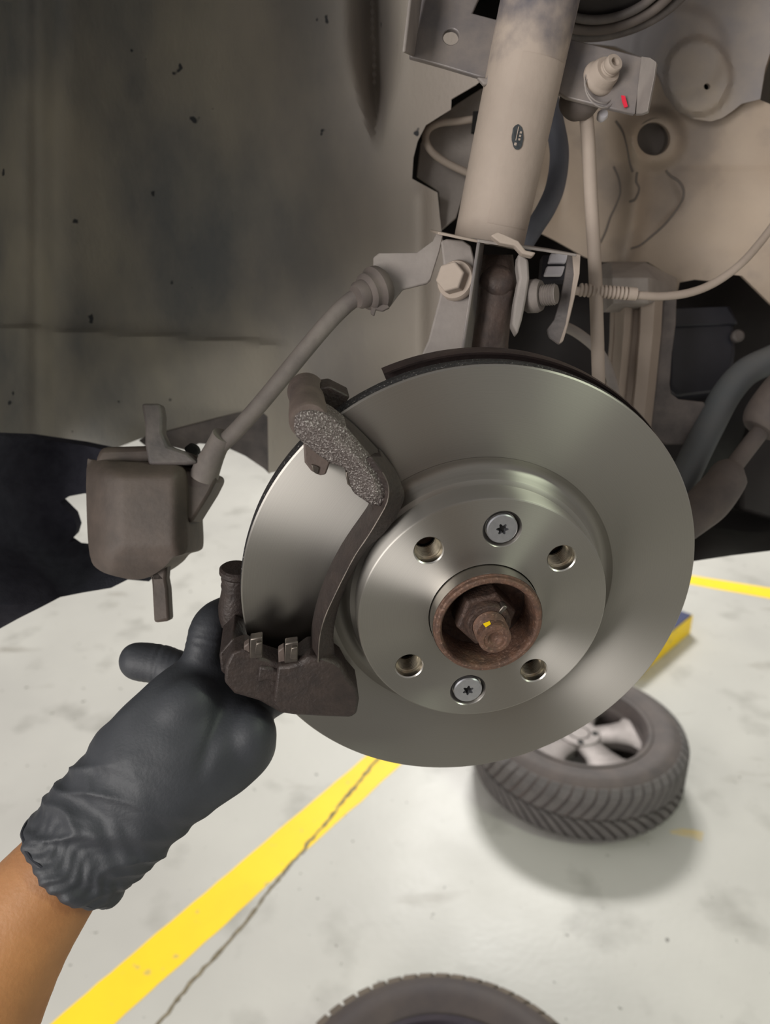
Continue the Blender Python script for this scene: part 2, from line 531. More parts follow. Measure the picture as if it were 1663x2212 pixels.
o = strip('floor_line', line_pts((-96, 2386), (932, 1513), 40, 1.2), line_pts((56, 2386), (1020, 1513), 40, 1.2), 0.0012, 'yellow')
tag(o, 'broad yellow line painted on floor, running up diagonally from lower left', 'floor line')
o = strip('floor_line', line_pts((1300, 1212), (1900, 1309), 10, 0.5), line_pts((1300, 1228), (1900, 1335), 10, 0.5), 0.0012, 'yellow')
tag(o, 'thin distant yellow line painted on floor at right beyond the disc', 'floor line')
cr = [(200, 2390), (343, 2212), (421, 2114), (526, 1997), (589, 1912), (640, 1855), (700, 1782), (750, 1720), (800, 1659), (880, 1560)]
crp = crom(cr, 10)
crp = [(x + 4 * noise.noise(Vector((i * .7, 1.3, 0))), y + 4 * noise.noise(Vector((i * .7, 7.3, 0)))) for i, (x, y) in enumerate(crp)]
wd = [3.0 + 2.8 * noise.noise(Vector((i * .9, 3.3, 5))) for i in range(len(crp))]
strip('crack', [(x - k, y - k * .4) for (x, y), k in zip(crp, wd)], [(x + k, y + k * .4) for (x, y), k in zip(crp, wd)], 0.0016, 'crack', fl)
o = strip('paint_patch', [(1445, 1795), (1470, 1790), (1500, 1793), (1520, 1798)], [(1450, 1800), (1475, 1806), (1500, 1812), (1515, 1818)], 0.0008, 'yellow_worn', fl)

# ---- lift foot (yellow block with a blue top) on the floor far right
bl = thing('lift_foot', 'low yellow block with dark blue top on floor behind the disc', 'lift foot', ZP(1440, 1420))
q0, q1 = ZP(1395, 1450), ZP(1491, 1368)
dv = (q1 - q0); nv = Vector((-dv.y, dv.x, 0)).normalized() * 0.10
hh = Vector((0, 0, 0.085))
a_, b_ = q0 - dv * .2, q1
mobj('block_body', [a_, b_, b_ + nv, a_ + nv] + [p + hh for p in (a_, b_, b_ + nv, a_ + nv)],
     [(0, 1, 2, 3), (4, 5, 6, 7), (0, 1, 5, 4), (1, 2, 6, 5), (2, 3, 7, 6), (3, 0, 4, 7)], 'yellow', bl, bevel=0.004)
tp = [p + hh * 1.0 + Vector((0, 0, 0.0005)) for p in (a_, b_, b_ + nv, a_ + nv)]
cen = sum(tp, Vector()) / 4
tp = [cen + (p - cen) * 0.95 for p in tp]
box_between('block_top', tp, (0, 0, 0.006), 'blue', bl)


# ================================================================== WHEELS ON THE FLOOR
def make_wheel(label, loc, tyre_m, tread_m, rim_m, spoke_m, rot=0.0, lip=None):
    t = thing('wheel', label, 'wheel', loc)
    fr = Matrix.Translation(Vector(loc)) @ Matrix.Rotation(rot, 4, 'Z')
    zc = 0.10
    pr = [(.196, .170), (.205, .184), (.214, .190), (.232, .1935), (.240, .1975), (.262, .1985), (.268, .196), (.280, .190), (.292, .180), (.300, .168), (.3035, .160)]
    prof = pr + [(.3045, .13), (.305, .10), (.3045, .07)] + [(r, .2 - z) for r, z in reversed(pr)]
    lathe_obj('tyre', prof + [(.19, .04), (.19, .16), pr[0]], tyre_m, fr, t, 96)
    # tread lugs: directional V pattern, real blocks
    V = []; Fc = []
    N = 58; dth = 2 * math.pi / N
    for k in range(N):
        for side in (1, -1):
            th0 = k * dth + (0.5 * dth if side < 0 else 0)
            st = 7; ring = []
            for s in range(st):
                u = s / (st - 1)
                z = zc + side * (.004 + .080 * u)
                r = .3125 - (.022 * max(0, (u - .72) / .28) ** 1.6)
                ang = th0 + (.15 if side > 0 else .24) * (u ** .8)
                hw = dth * (.36 + .06 * u)
                ring.append((z, r, ang, hw))
            b = len(V)
            for z, r, ang, hw in ring:
                for aa, rr in ((ang - hw, r - .012), (ang - hw * .92, r), (ang + hw * .92, r), (ang + hw, r - .012)):
                    V.append(Vector((rr * math.cos(aa), rr * math.sin(aa), z)))
            for s in range(st - 1):
                i = b + s * 4
                for q in range(3): Fc.append((i + q, i + q + 1, i + 5 + q, i + 4 + q))
            Fc.append((b, b + 1, b + 2, b + 3)); e = b + (st - 1) * 4; Fc.append((e + 3, e + 2, e + 1, e))
    tr = mobj('tread', V, Fc, tread_m, t, frame=fr, smooth=False); tr['kind'] = 'stuff'
    # rim: lip, barrel, spokes, centre
    lathe_obj('rim', [(.190, .155), (.203, .176), (.210, .186), (.206, .191), (.196, .189), (.190, .178), (.184, .150), (.176, .05), (.170, .02), (.166, .05), (.172, .14), (.190, .155)], rim_m, fr, t, 96)
    for k in range(5):
        a = k * 2 * math.pi / 5 + .35
        V = []; Fc = []
        secs = [(.035, .040, .142), (.07, .040, .148), (.105, .044, .150), (.14, .056, .150), (.165, .068, .150), (.180, .080, .150)]
        for r, hw, z in secs:
            for yy, zz in ((-hw, z - .03), (-hw, z - .006), (-hw * .7, z), (hw * .7, z), (hw, z - .006), (hw, z - .03)):
                x = math.sqrt(max(r * r - yy * yy, 0)) if r > .15 else r
                V.append(Matrix.Rotation(a, 3, 'Z') @ Vector((x, yy, zz)))
        for s in range(len(secs) - 1):
            for q in range(6):
                Fc.append((s * 6 + q, s * 6 + (q + 1) % 6, (s + 1) * 6 + (q + 1) % 6, (s + 1) * 6 + q))
        Fc.append(tuple(range(5, -1, -1))); Fc.append(tuple((len(secs) - 1) * 6 + q for q in range(6)))
        mobj('spoke', V, Fc, spoke_m, t, frame=fr, auto=R_(50))
    hb = lathe_obj('hub_centre', [(.0, .150), (.028, .150), (.030, .146), (.034, .150), (.060, .150), (.066, .145), (.066, .115), (0, .115)], spoke_m, fr, t, 40)
    for k in range(4):
        a = k * math.pi / 2 + .2
        f2 = fr @ Matrix.Translation((.047 * math.cos(a), .047 * math.sin(a), 0))
        lathe_obj('lug_hole', [(0, .1508), (.0085, .1508), (.0095, .1512), (.0100, .1500), (.0085, .148), (0, .148)], 'void', f2, hb, 16)
    return t


W1 = Vector((0.585, 1.925, 0))
make_wheel('alloy wheel with dusty tread tyre lying flat on floor below the disc', W1, 'tyre', 'tread', 'tyre', 'alloy', rot=-0.33)
W2 = ZP(958, 2528, 0.1); W2.z = 0
make_wheel('dark wheel lying flat at bottom edge, only its far rim showing', W2, 'tyre_dark', 'tread_brown', 'rim_dark', 'rim_dark', rot=0.3)

# ================================================================== BRAKE DISC
HAT = 0.0254
disc = thing('brake_disc', 'shiny new silver brake disc with flat raised centre, mounted on the hub', 'brake disc', HC)
lathe_obj('friction_face', [(.0872, -.0012), (.0872, -.0002), (.0876, 0), (.1390, 0), (.1399, -.0008), (.1399, -.0014), (.1380, -.0016), (.0872, -.0014)], 'brushed', HM, disc, 200)
lathe_obj('rim_band', [(.1385, -.0012), (.1397, -.0018), (.1399, -.0050), (.1404, -.0058), (.1404, -.0072), (.1399, -.0080), (.1398, -.0136), (.1388, -.0145), (.0700, -.0145), (.0700, -.0070), (.1000, -.0050), (.1385, -.0012)], 'rim_cast', HM, disc, 200)
lathe_obj('groove', [(.0872, 0), (.0866, -.0006), (.0850, -.0022), (.0830, -.0031), (.0810, -.0029), (.0792, -.0012), (.0779, .0018), (.0770, .0050), (.0764, .0064), (.0750, .0071), (.0734, .0073)], 'brushed', HM, disc, 200)
lathe_obj('hat_wall', [(.0735, .0050), (.0735, .0080), (.0735, HAT - .0012), (.0731, HAT - .0003), (.0724, HAT)], 'brushed', HM, disc, 160)
holes_uv = []
ph = -0.8584
A_ = -HU; B_ = -HV                                  # fit axes
for k in range(4):
    an = ph + k * math.pi / 2
    holes_uv.append((-.0547 * math.cos(an), -.0547 * math.sin(an)))
scr = [HL(1085, 1143, HAT), HL(1011, 1491, HAT)]
screw_uv = [(s.x, s.y) for s in scr]
hl = [circ2(0, 0, .0326, 96)] + [circ2(x, y, .0086, 40) for x, y in holes_uv] + [circ2(x, y, .0112, 40) for x, y in screw_uv]
ol = circ2(0, 0, .0724, 160)
v, f = cdt(ol, hl)
mobj('hat_face', [Vector((p.x, p.y, HAT)) for p in v], f, 'brushed', disc, frame=HM, smooth=False)
for x, y in holes_uv:
    fm = HM @ Matrix.Translation((x, y, HAT))
    lathe_obj('hole_edge', [(.0086, 0), (.0079, -.0007), (.0078, -.0055)], 'steel', fm, disc, 40)
lathe_obj('bore_edge', [(.0326, HAT), (.0322, HAT - .0006), (.0322, HAT - .006)], 'steel', HM, disc, 96)


def star(r0, r1, n=6):
    out = []
    for i in range(n * 6):
        a = 2 * math.pi * i / (n * 6); out.append(((r0 + (r1 - r0) * (0.5 + 0.5 * math.cos(n * a))) * math.cos(a), (r0 + (r1 - r0) * (0.5 + 0.5 * math.cos(n * a))) * math.sin(a)))
    return out


for i, (x, y) in enumerate(screw_uv):
    fm = HM @ Matrix.Translation((x, y, HAT)) @ Matrix.Rotation(0.5 * i, 4, 'Z')
    lathe_obj('countersink', [(.0112, 0), (.0092, -.0026), (.0090, -.0040), (0, -.0040)], 'steel', fm, disc, 40)
    st = star(.0021, .0036)
    v, f = cdt(circ2(0, 0, .0082, 40), [st])
    V = [Vector((p.x, p.y, .0002)) for p in v]; Fc = list(f)
    b = len(V); n = len(st)
    V += [Vector((px, py, .0002)) for px, py in st] + [Vector((px * .92, py * .92, -.0030)) for px, py in st]
    Fc += [(b + q, b + (q + 1) % n, b + n + (q + 1) % n, b + n + q) for q in range(n)]
    Fc.append(tuple(b + n + q for q in range(n)))
    b = len(V); c0 = circ2(0, 0, .0082, 40); c1 = circ2(0, 0, .0088, 40)
    V += [Vector((p, q, .0002)) for p, q in c0] + [Vector((p, q, -.0006)) for p, q in c1] + [Vector((p, q, -.0035)) for p, q in c0]
    for r in range(2):
        Fc += [(b + r * 40 + q, b + r * 40 + (q + 1) % 40, b + r * 40 + 40 + (q + 1) % 40, b + r * 40 + 40 + q) for q in range(40)]
    s = mobj('countersunk_screw', V, Fc, 'screw', disc, frame=fm, auto=R_(30))
    Vd = [Vector((px * .92, py * .92, -.0028)) for px, py in st]
    mobj('torx_recess', Vd, [tuple(range(len(Vd)))], 'void', s, frame=fm, smooth=False)

# ================================================================== WHEEL HUB (flange threads, pilot ring, nut, stub)
hub = thing('wheel_hub', 'rusty hub ring with axle nut and threaded stub at the centre of the disc', 'wheel hub', HC + HN * .02)
lathe_obj('flange', [(.0, .0150), (.028, .0150), (.0285, .0170), (.0290, .0190), (.0318, .0192), (.0318, .006), (.060, .0060), (.064, .004), (.064, -.004), (0, -.004)], 'rust_dark', HM, hub, 80)
lathe_obj('pilot_ring', [(.0318, .0180), (.0319, .0345), (.0315, .0355), (.0309, .0358), (.0308, .0380), (.0300, .0388), (.0284, .0389), (.0275, .0382), (.0270, .0368), (.0268, .0160), (.0318, .0160)], 'rust', HM, hub, 96)
lathe_obj('ring_face', [(.03185, .0205), (.0320, .0215), (.0320, .0345), (.03185, .0350)], 'steel', HM, hub, 96)
for x, y in holes_uv:
    fm = HM @ Matrix.Translation((x, y, HAT))
    pr = []
    z = -.0048
    for k in range(10):
        pr += [(.0074, z), (.0074, z - .0003), (.0064, z - .0007), (.0064, z - .0009)]; z -= .0013
    th = lathe_obj('threaded_hole', [(.0080, -.0046)] + pr, 'thread', fm, hub, 32, auto=R_(20))
    lathe_obj('hole_bottom', [(.0066, z + .001), (.005, z - .004), (0, z - .004)], 'void', fm, th, 24)
# nut: hexagon, collar with staked notch, stub
NM = HM @ Matrix.Rotation(0.28, 4, 'Z')
V, Fc = prism(hexprof(.0178), .0160, .0325, .0016)
nut = mobj('axle_nut', V, Fc, 'rust_dark', hub, frame=NM, smooth=False, bevel=.0006)
lathe_obj('nut_collar', [(.0135, .0300), (.0135, .0320), (.0130, .0330), (.0128, .0372), (.0120, .0382), (.0098, .0384), (.0096, .030)], 'rust_dark', HM, nut, 48)
pr = [(.0096, .0300)]
z = .0384
while z < .0460:
    pr += [(.0095, z), (.0089, z + .0006)]; z += .0012
pr += [(.0092, .0465), (.0092, .0510), (.0086, .0522), (.0066, .0524), (.0060, .0516), (.0042, .0514), (.0030, .0500), (0, .0492)]
stub = lathe_obj('axle_stub', pr, 'rust', HM, hub, 48)
a = 2.1
V = []
for aa, zz, rr in ((a - .2, .0475, .0097), (a + .22, .0470, .0097), (a + .15, .0510, .0094), (a - .2, .0505, .0096)):
    V.append(Vector((rr * math.cos(aa), rr * math.sin(aa), zz)))
mobj('paint_mark', V, [(0, 1, 2, 3)], 'yellow', stub, frame=HM, smooth=False)
V, Fc = prism([(-.0035, -.0012), (.0035, -.0016), (.0030, .0014), (-.0030, .0016)], 0, .006)
mobj('staking_dent', V, Fc, 'clip', nut, frame=HM @ Matrix.Rotation(1.0, 4, 'Z') @ Matrix.Translation((.0118, 0, .0325)), bevel=.0008)

# ================================================================== DUST SHIELD
p0 = HL(822, 792, -.030); p1 = HL(1470, 985, -.020)
a1 = math.atan2(p0.y, p0.x); a0 = math.atan2(p1.y, p1.x)
sh = lathe_obj('dust_shield', [(.060, -.026), (.128, -.027), (.1405, -.027), (.1410, -.0185), (.1424, -.0175), (.1430, -.0190), (.1428, -.0285), (.1415, -.030), (.128, -.0285), (.060, -.0275)],
               'shield', HM, None, 100, a0 - .1, a1)
tag(sh, 'dark brown metal dust shield curving over the top behind the disc', 'dust shield')

# ================================================================== PAD CARRIER BRACKET
brk = thing('caliper_bracket', 'dark cast iron caliper bracket straddling the disc edge, held by the gloved hand', 'caliper bracket', HP(720, 1300, .02))


def relief(name, pts, edges, zback, m, parent, bevel=0.0, outline=None):
    """pts: (px,py,z) ; outline: indices of the rim; edges: extra constraint edges"""
    L3 = [HL(*p) for p in pts]
    vs_ = [Vector((p.x, p.y)) for p in L3]
    ed = [(outline[i], outline[(i + 1) % len(outline)]) for i in range(len(outline))] + list(edges)
    v, e, f, ov, oe, of = delaunay_2d_cdt(vs_, ed, [], 0, 1e-9)
    poly = [(vs_[i].x, vs_[i].y) for i in outline]
    zz = []
    for i, p in enumerate(v):
        src = ov[i]
        zz.append(L3[src[0]].z if src else min(L3, key=lambda q: (q.x - p.x) ** 2 + (q.y - p.y) ** 2).z)
    keep = []
    for t in f:
        c = sum((v[i] for i in t), Vector((0, 0))) / len(t); ins = False; j = len(poly) - 1
        for i in range(len(poly)):
            A, B = poly[i], poly[j]
            if (A[1] > c.y) != (B[1] > c.y) and c.x < (B[0] - A[0]) * (c.y - A[1]) / (B[1] - A[1]) + A[0]: ins = not ins
            j = i
        if ins: keep.append(tuple(t))
    fr = [Vector((p.x, p.y, z)) for p, z in zip(v, zz)]; bk = [Vector((p.x, p.y, min(zback, z - .001))) for p, z in zip(v, zz)]
    V, Fc = solid_from(fr, keep, bk)
    return mobj(name, V, Fc, m, parent, frame=HM, bevel=bevel, auto=R_(30))


# tie bar: left edge / worn ridge / right edge
Lp = [(748, 1018), (762, 1062), (799, 1090), (801, 1107), (785, 1132), (765, 1160), (742, 1195), (720, 1235), (700, 1280), (684, 1330), (675, 1375), (672, 1425)]
Mp = [(800, 985), (826, 1020), (839, 1050), (836, 1085), (815, 1125), (795, 1158), (768, 1198), (744, 1243), (721, 1290), (701, 1335), (690, 1380), (687, 1430)]
Rp = [(826, 988), (855, 1026), (873, 1062), (870, 1088), (851, 1125), (826, 1156), (795, 1184), (769, 1223), (746, 1272), (728, 1325), (720, 1380), (727, 1435)]
Lp, Mp, Rp = crom(Lp, 3), crom(Mp, 3), crom(Rp, 3)
pts = [(x, y, .016) for x, y in Lp] + [(x, y, .028) for x, y in Mp] + [(x, y, .0125) for x, y in Rp]
n = len(Lp)
V = []; Fc = []
for (a, b, c) in zip(Lp, Mp, Rp):
    l, m_, r = HL(*a, .017), HL(*b, .0275), HL(*c, .0180)
    V += [l, m_, r, Vector((r.x, r.y, .0045)), Vector((l.x, l.y, .0045))]
for i in range(n - 1):
    for q in range(5): Fc.append((i * 5 + q, i * 5 + (q + 1) % 5, (i + 1) * 5 + (q + 1) % 5, (i + 1) * 5 + q))
Fc.append((0, 1, 2, 3, 4)); Fc.append(tuple((n - 1) * 5 + q for q in (4, 3, 2, 1, 0)))
mobj('tie_bar', V, Fc, 'cast', brk, frame=HM, bevel=.0006, auto=R_(25))
we = [HP(*b, .0279) for b in Mp[3:]]
V, Fc = tube(we, [.00035 + .00025 * noise.noise(Vector((i * .9, 0, 0))) for i in range(len(we))], 6); mobj('worn_edge', V, Fc, 'clip', brk)
# upper beam with sparkling face
bo = [(634, 925), (636, 900), (648, 888), (672, 884), (700, 890), (722, 902), (745, 920), (772, 952), (800, 985), (826, 1020), (839, 1050), (834, 1078), (822, 1096), (800, 1091), (766, 1068), (757, 1048), (751, 1020), (738, 1010), (716, 1003), (690, 986), (655, 958), (640, 945)]
V = [];
rim_i = list(range(len(bo)))
pts = [(x, y, .0240) for x, y in bo]
inn = []
cx_ = sum(p[0] for p in bo) / len(bo); cy_ = sum(p[1] for p in bo) / len(bo)
spine = [(660, 915, .0285), (690, 930, .0285), (720, 950, .0285), (750, 972, .0285), (780, 1000, .0285), (805, 1035, .0285), (815, 1065, .0285)]
relief('upper_beam', pts + spine, [(len(bo) + i, len(bo) + i + 1) for i in range(len(spine) - 1)], .0045, 'cast_rough', brk, bevel=.0012, outline=rim_i)
# shaded shoulder right of the beam
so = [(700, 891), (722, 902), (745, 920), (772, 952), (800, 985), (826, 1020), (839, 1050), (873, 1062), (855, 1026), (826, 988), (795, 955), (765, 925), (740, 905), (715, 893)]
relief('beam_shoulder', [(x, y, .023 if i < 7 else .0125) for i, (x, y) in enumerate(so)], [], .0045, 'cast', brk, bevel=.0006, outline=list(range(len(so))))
# slide pin boss over the disc edge
bc = HL(668, 912, .024)
lathe_obj('pin_boss', [(0, .0235), (.0092, .0235), (.0102, .0215), (.0103, .010), (.0098, -.004), (.0096, -.018), (.0100, -.026), (.0108, -.030), (.0106, -.0335), (.0090, -.0350), (.0060, -.0352), (0, -.0352)],
          'cast_brown', HM @ Matrix.Translation((bc.x, bc.y, 0)), brk, 40)


def slab(name, px, z0, z1, m, parent, bevel=.001, rmin=None, zt=None):
    """outline seen at depth z1 (front), extruded straight back to z0 along the axle"""
    L3 = [HL(x, y, zt if zt is not None else z1) for x, y in px]
    if rmin:
        for p in L3:
            r = math.hypot(p.x, p.y)
            if r < rmin: p.x *= rmin / r; p.y *= rmin / r
    v, f = cdt([(p.x, p.y) for p in L3])
    V, Fc = solid_from([Vector((p.x, p.y, z1)) for p in v], f, [Vector((p.x, p.y, z0)) for p in v])
    return mobj(name, V, Fc, m, parent, frame=HM, bevel=bevel)


slab('boss_web', [(690, 838), (712, 834), (756, 856), (738, 890), (700, 900), (686, 880)], -.034, -.0165, 'cast', brk)
slab('abutment', [(655, 955), (658, 1000), (672, 1018), (690, 1028), (704, 1026), (712, 1003), (716, 1000), (690, 975)], .0045, .018, 'cast_brown', brk)
cl = slab('pad_clip', [(672, 1004), (676, 1020), (686, 1026), (690, 1010), (682, 1006)], .012, .0190, 'clip', brk, .0005)
slab('abutment', [(748, 1015), (757, 1052), (764, 1062), (772, 1030), (770, 1012)], .0045, .0180, 'cast', brk)
cl = slab('pad_clip', [(746, 1020), (750, 1046), (758, 1054), (764, 1032), (760, 1018)], .010, .0188, 'clip', brk, .0005)
# lower block
lo = [(664, 1418), (690, 1420), (726, 1432), (738, 1441), (752, 1467), (772, 1490), (776, 1512), (771, 1543), (757, 1551), (700, 1549), (640, 1546), (604, 1541), (590, 1520), (600, 1440), (640, 1436)]
relief('lower_block', [(x, y, .0262) for x, y in lo] + [(700, 1440, .0285), (725, 1500, .0282), (690, 1520, .0280), (645, 1500, .0272)], [], .0045, 'cast', brk, bevel=.0018, outline=list(range(len(lo))))
# lower bridge passing outside the disc edge
lb = [(486, 1442), (500, 1412), (530, 1402), (566, 1424), (604, 1436), (640, 1440), (650, 1500), (640, 1545), (604, 1541), (560, 1516), (505, 1500), (484, 1476)]
slab('lower_bridge', lb, .005, .0220, 'cast', brk, .002)
lb2 = [(470, 1440), (500, 1405), (530, 1420), (560, 1480), (600, 1541), (560, 1520), (500, 1500), (474, 1478)]
slab('bridge_back', lb2, -.034, .008, 'cast', brk, .002, rmin=.1432, zt=.02)
for (x, y, ww) in ((553, 1402, 14), (629, 1412, 15)):
    c = slab('pad_clip', [(x - ww, y + 22), (x - ww * .9, y - 22), (x + ww, y - 26), (x + ww, y + 20)], .018, .0240, 'clip', brk, .0008)
    slab('clip_tongue', [(x - ww * .2, y + 12), (x, y - 12), (x + ww * .9, y - 14), (x + ww * .85, y + 14)], .0240, .0262, 'clip', c, .0006)
    slab('clip_leg', [(x - ww * 1.9, y - 6), (x - ww, y - 14), (x - ww * .9, y + 22), (x - ww * 1.8, y + 26)], .016, .0215, 'cast_brown', brk, .0008)
slab('abutment', [(560, 1440), (585, 1444), (606, 1450), (604, 1480), (576, 1470), (556, 1478)], .012, .0236, 'cast', brk, .0015)
slab('abutment', [(616, 1440), (668, 1428), (670, 1470), (640, 1480), (616, 1466)], .012, .0265, 'cast', brk, .002)
# rear boss with ribbed boot seen left of the disc edge
q0, q1 = HP(507, 1345, -.030), HP(512, 1226, -.030)
fm = axis_frame(q0, q1 - q0); LL = (q1 - q0).length
pr = [(0, 0), (.010, 0), (.0108, LL * .3), (.0096, LL * .5), (.0090, LL * .62), (.0096, LL * .68), (.0090, LL * .74), (.0096, LL * .80), (.0092, LL * .85), (.0108, LL * .90), (.0108, LL * .97), (.0095, LL), (0, LL)]
lathe_obj('pin_boot', pr, 'cast', fm, brk, 28)

# ================================================================== STRUT
SB, ST = P(1062, 492, .525), P(1166, 0, .478)
SD = (ST - SB).normalized(); ST2 = SB + SD * 0.32
SM = axis_frame(SB, SD); SLEN = 0.32
strut = thing('suspension_strut', 'dusty tan tubular suspension strut standing above the disc', 'strut', SB)


def strut_mat():
    m = M['dust'].copy(); m.name = 'dusty_strut_tube'
    nt = m.node_tree; N = nt.nodes; L = nt.links; b = N['Principled BSDF']
    src = b.inputs['Base Color'].links[0].from_socket
    tc = N.new('ShaderNodeTexCoord'); sx = N.new('ShaderNodeSeparateXYZ'); L.new(tc.outputs['Object'], sx.inputs[0])
    nz = N.new('ShaderNodeTexNoise'); nz.inputs['Scale'].default_value = 55; nz.inputs['Detail'].default_value = 8
    L.new(tc.outputs['Object'], nz.inputs['Vector'])
    # clean dark paint patch high up on the tube: bounded by height plus noise
    ad = N.new('ShaderNodeMath'); ad.operation = 'MULTIPLY_ADD'; ad.inputs[1].default_value = .10; L.new(nz.outputs[0], ad.inputs[0]); L.new(sx.outputs['Z'], ad.inputs[2])
    mr = N.new('ShaderNodeMapRange'); mr.inputs[1].default_value = .150; mr.inputs[2].default_value = .195; L.new(ad.outputs[0], mr.inputs[0])
    mx = N.new('ShaderNodeMix'); mx.data_type = 'RGBA'; mx.inputs[7].default_value = lin((84, 82, 90)); L.new(src, mx.inputs[6]); L.new(mr.outputs[0], mx.inputs[0])
    L.new(mx.outputs[2], b.inputs['Base Color'])
    return m


M['strut'] = strut_mat()
lathe_obj('tube', [(0, -.011), (.0235, -.011), (.0240, -.008), (.0243, .15), (.0248, .19), (.0248, SLEN), (0, SLEN)], 'strut', SM, strut, 72)


def strut_angle(px, py):
    """angle about the strut axis of the surface point seen at a pixel, and its height"""
    r = ray(px, py); o_ = SM.inverted() @ CAM; d_ = SM.inverted().to_3x3() @ r
    R = .0243
    a = d_.x ** 2 + d_.y ** 2; b = 2 * (o_.x * d_.x + o_.y * d_.y); c = o_.x ** 2 + o_.y ** 2 - R * R
    D = b * b - 4 * a * c
    t = (-b - math.sqrt(D)) / (2 * a) if D > 0 else -b / (2 * a)
    p = o_ + d_ * t
    return math.atan2(p.y, p.x), p.z


aL, zL = strut_angle(1130, 110); aR, zR = strut_angle(1193, 125)
if aR < aL - math.pi: aR += 2 * math.pi
if aR > aL + math.pi: aR -= 2 * math.pi
aE = aR + (0.5 if aR > aL else -0.5)
V, Fc = lathe([(.0241, .002), (.0246, .003), (.0250, zL - .001), (.0247, zL), (.0242, zL)], 24, min(aL, aE), max(aL, aE))
mobj('sleeve', V, Fc, 'dust', strut, frame=SM)
# stamped black mark on the tube
am, zm = strut_angle(1117, 297)
V = []; Fc = []; nn = 20
for i in range(nn):
    t = 2 * math.pi * i / nn; da = .15 * math.cos(t) + .05 * math.sin(t); dz = .0072 * math.sin(t)
    rr = 1 + .12 * noise.noise(Vector((i * 1.7, 0, 0)))
    V.append(Vector((.0256 * math.cos(am - da * rr), .0256 * math.sin(am - da * rr), zm + dz * rr)))
Fc.append(tuple(range(nn)))
for i in range(nn):
    v0 = V[i]; V.append(Vector((v0.x * .985, v0.y * .985, v0.z)))
Fc += [(i, (i + 1) % nn, nn + (i + 1) % nn, nn + i) for i in range(nn)]
st_ = mobj('stamp', V, Fc, 'decal', strut, frame=SM, smooth=False)
for (da, dz, w_, h_) in ((.03, .002, .02, .004), (-.05, .003, .05, .0006), (-.05, .001, .05, .0006), (-.05, -.001, .05, .0006), (.02, -.004, .06, .0008)):
    V = []
    for x, y in ((-1, -1), (1, -1), (1, 1), (-1, 1)):
        aa = am - da + x * w_ / 2; V.append(Vector((.0260 * math.cos(aa), .0260 * math.sin(aa), zm + dz + y * h_)))
    mobj('stamp_digit', V, [(0, 1, 2, 3)], 'dust', st_, frame=SM, smooth=False)

# left tab of the strut (plate with a hole and a bent front flange)
BK = FWD * .004
plate('left_tab', [(884, 122), (905, -60), (1060, -60), (1020, 28), (1075, 42), (1068, 100), (1050, 168), (1030, 164), (960, 143)],
      lambda x, y: P(x, y, .500 - (x - 884) * .00004), BK, 'paint_dark', strut, holes=[circ2(974, 79, 17, 20)], bevel=.0008)
box_between('tab_flange', [P(868, 113, .468), P(888, 122, .500), P(912, -60, .492), P(888, -60, .462)], RGT * .0022, 'dust_grey', strut, bevel=.0008)
plate('weld_lip', [(1030, 165), (1052, 168), (1075, 42), (1088, 60), (1072, 120), (1062, 180), (1045, 182)], lambda x, y: P(x, y, .487), BK, 'dust_grey', strut, bevel=.001)
# right tab, with flange
plate('right_tab', [(1205, 78), (1250, 88), (1300, 100), (1387, 122), (1372, 246), (1310, 232), (1222, 210), (1190, 190)],
      lambda x, y: P(x, y, .492 + (1387 - x) * .00006), FWD * .0035, 'paint_dark', strut, bevel=.0008)
plate('right_flange', [(1385, 121), (1404, 124), (1417, 133), (1413, 165), (1398, 240), (1385, 245), (1370, 246)],
      lambda x, y: P(x, y, .492 - (x - 1378) * .00055), RGT * .002 + FWD * .003, 'dust_grey', strut, bevel=.0008)
plate('marker_stroke', [(1342, 206), (1350, 207), (1356, 230), (1349, 232), (1344, 218)], lambda x, y: P(x, y, .4915), FWD * .0008, 'red', strut)

# ---- stabiliser link with its upper stud and nut
lk = thing('stabilizer_link', 'thin tan stabilizer link rod hanging from the nut on the right strut tab', 'link rod', P(1292, 800, .56))
pth = [P(1262, 205, .520), P(1270, 300, .527), P(1276, 420, .536), P(1283, 540, .545), P(1288, 660, .553), P(1293, 830, .565)]
V, Fc = tube([Vector(p) for p in crom([tuple(p) for p in pth], 6)], .0047, 18); mobj('rod', V, Fc, 'dust', lk)
ax = (c2w(.30, -.08, -.85)).normalized()
nb = P(1294, 170, .4965)
nf = axis_frame(nb, ax)
nut_o = lathe_obj('flange_nut', [(0, -.001), (.0112, -.001), (.0115, .0), (.0113, .0015), (.0108, .0022), (.0103, .0028), (.0098, .0034), (.0092, .008), (.0082, .010), (0, .010)], 'dust', nf, lk, 40)
lathe_obj('stud', [(.0056, .008), (.0058, .0105), (.0054, .0112), (.0058, .0119), (.0054, .0126), (.0058, .0133), (.0056, .0165), (.0050, .0172), (.0028, .0172), (.0026, .014), (0, .014)], 'dust', nf, lk, 32)
lathe_obj('ball_joint', [(0, -.034), (.010, -.032), (.014, -.024), (.013, -.015), (.009, -.009), (0, -.009)], 'boot', nf, lk, 28)
for k in range(2):
    lathe_obj('thread_ring', [(.0112, .0), (.0118, .0005), (.0112, .001)], 'dust_grey', nf @ Matrix.Translation((-.002, -.006 - .003 * k, .001)), nut_o, 24)

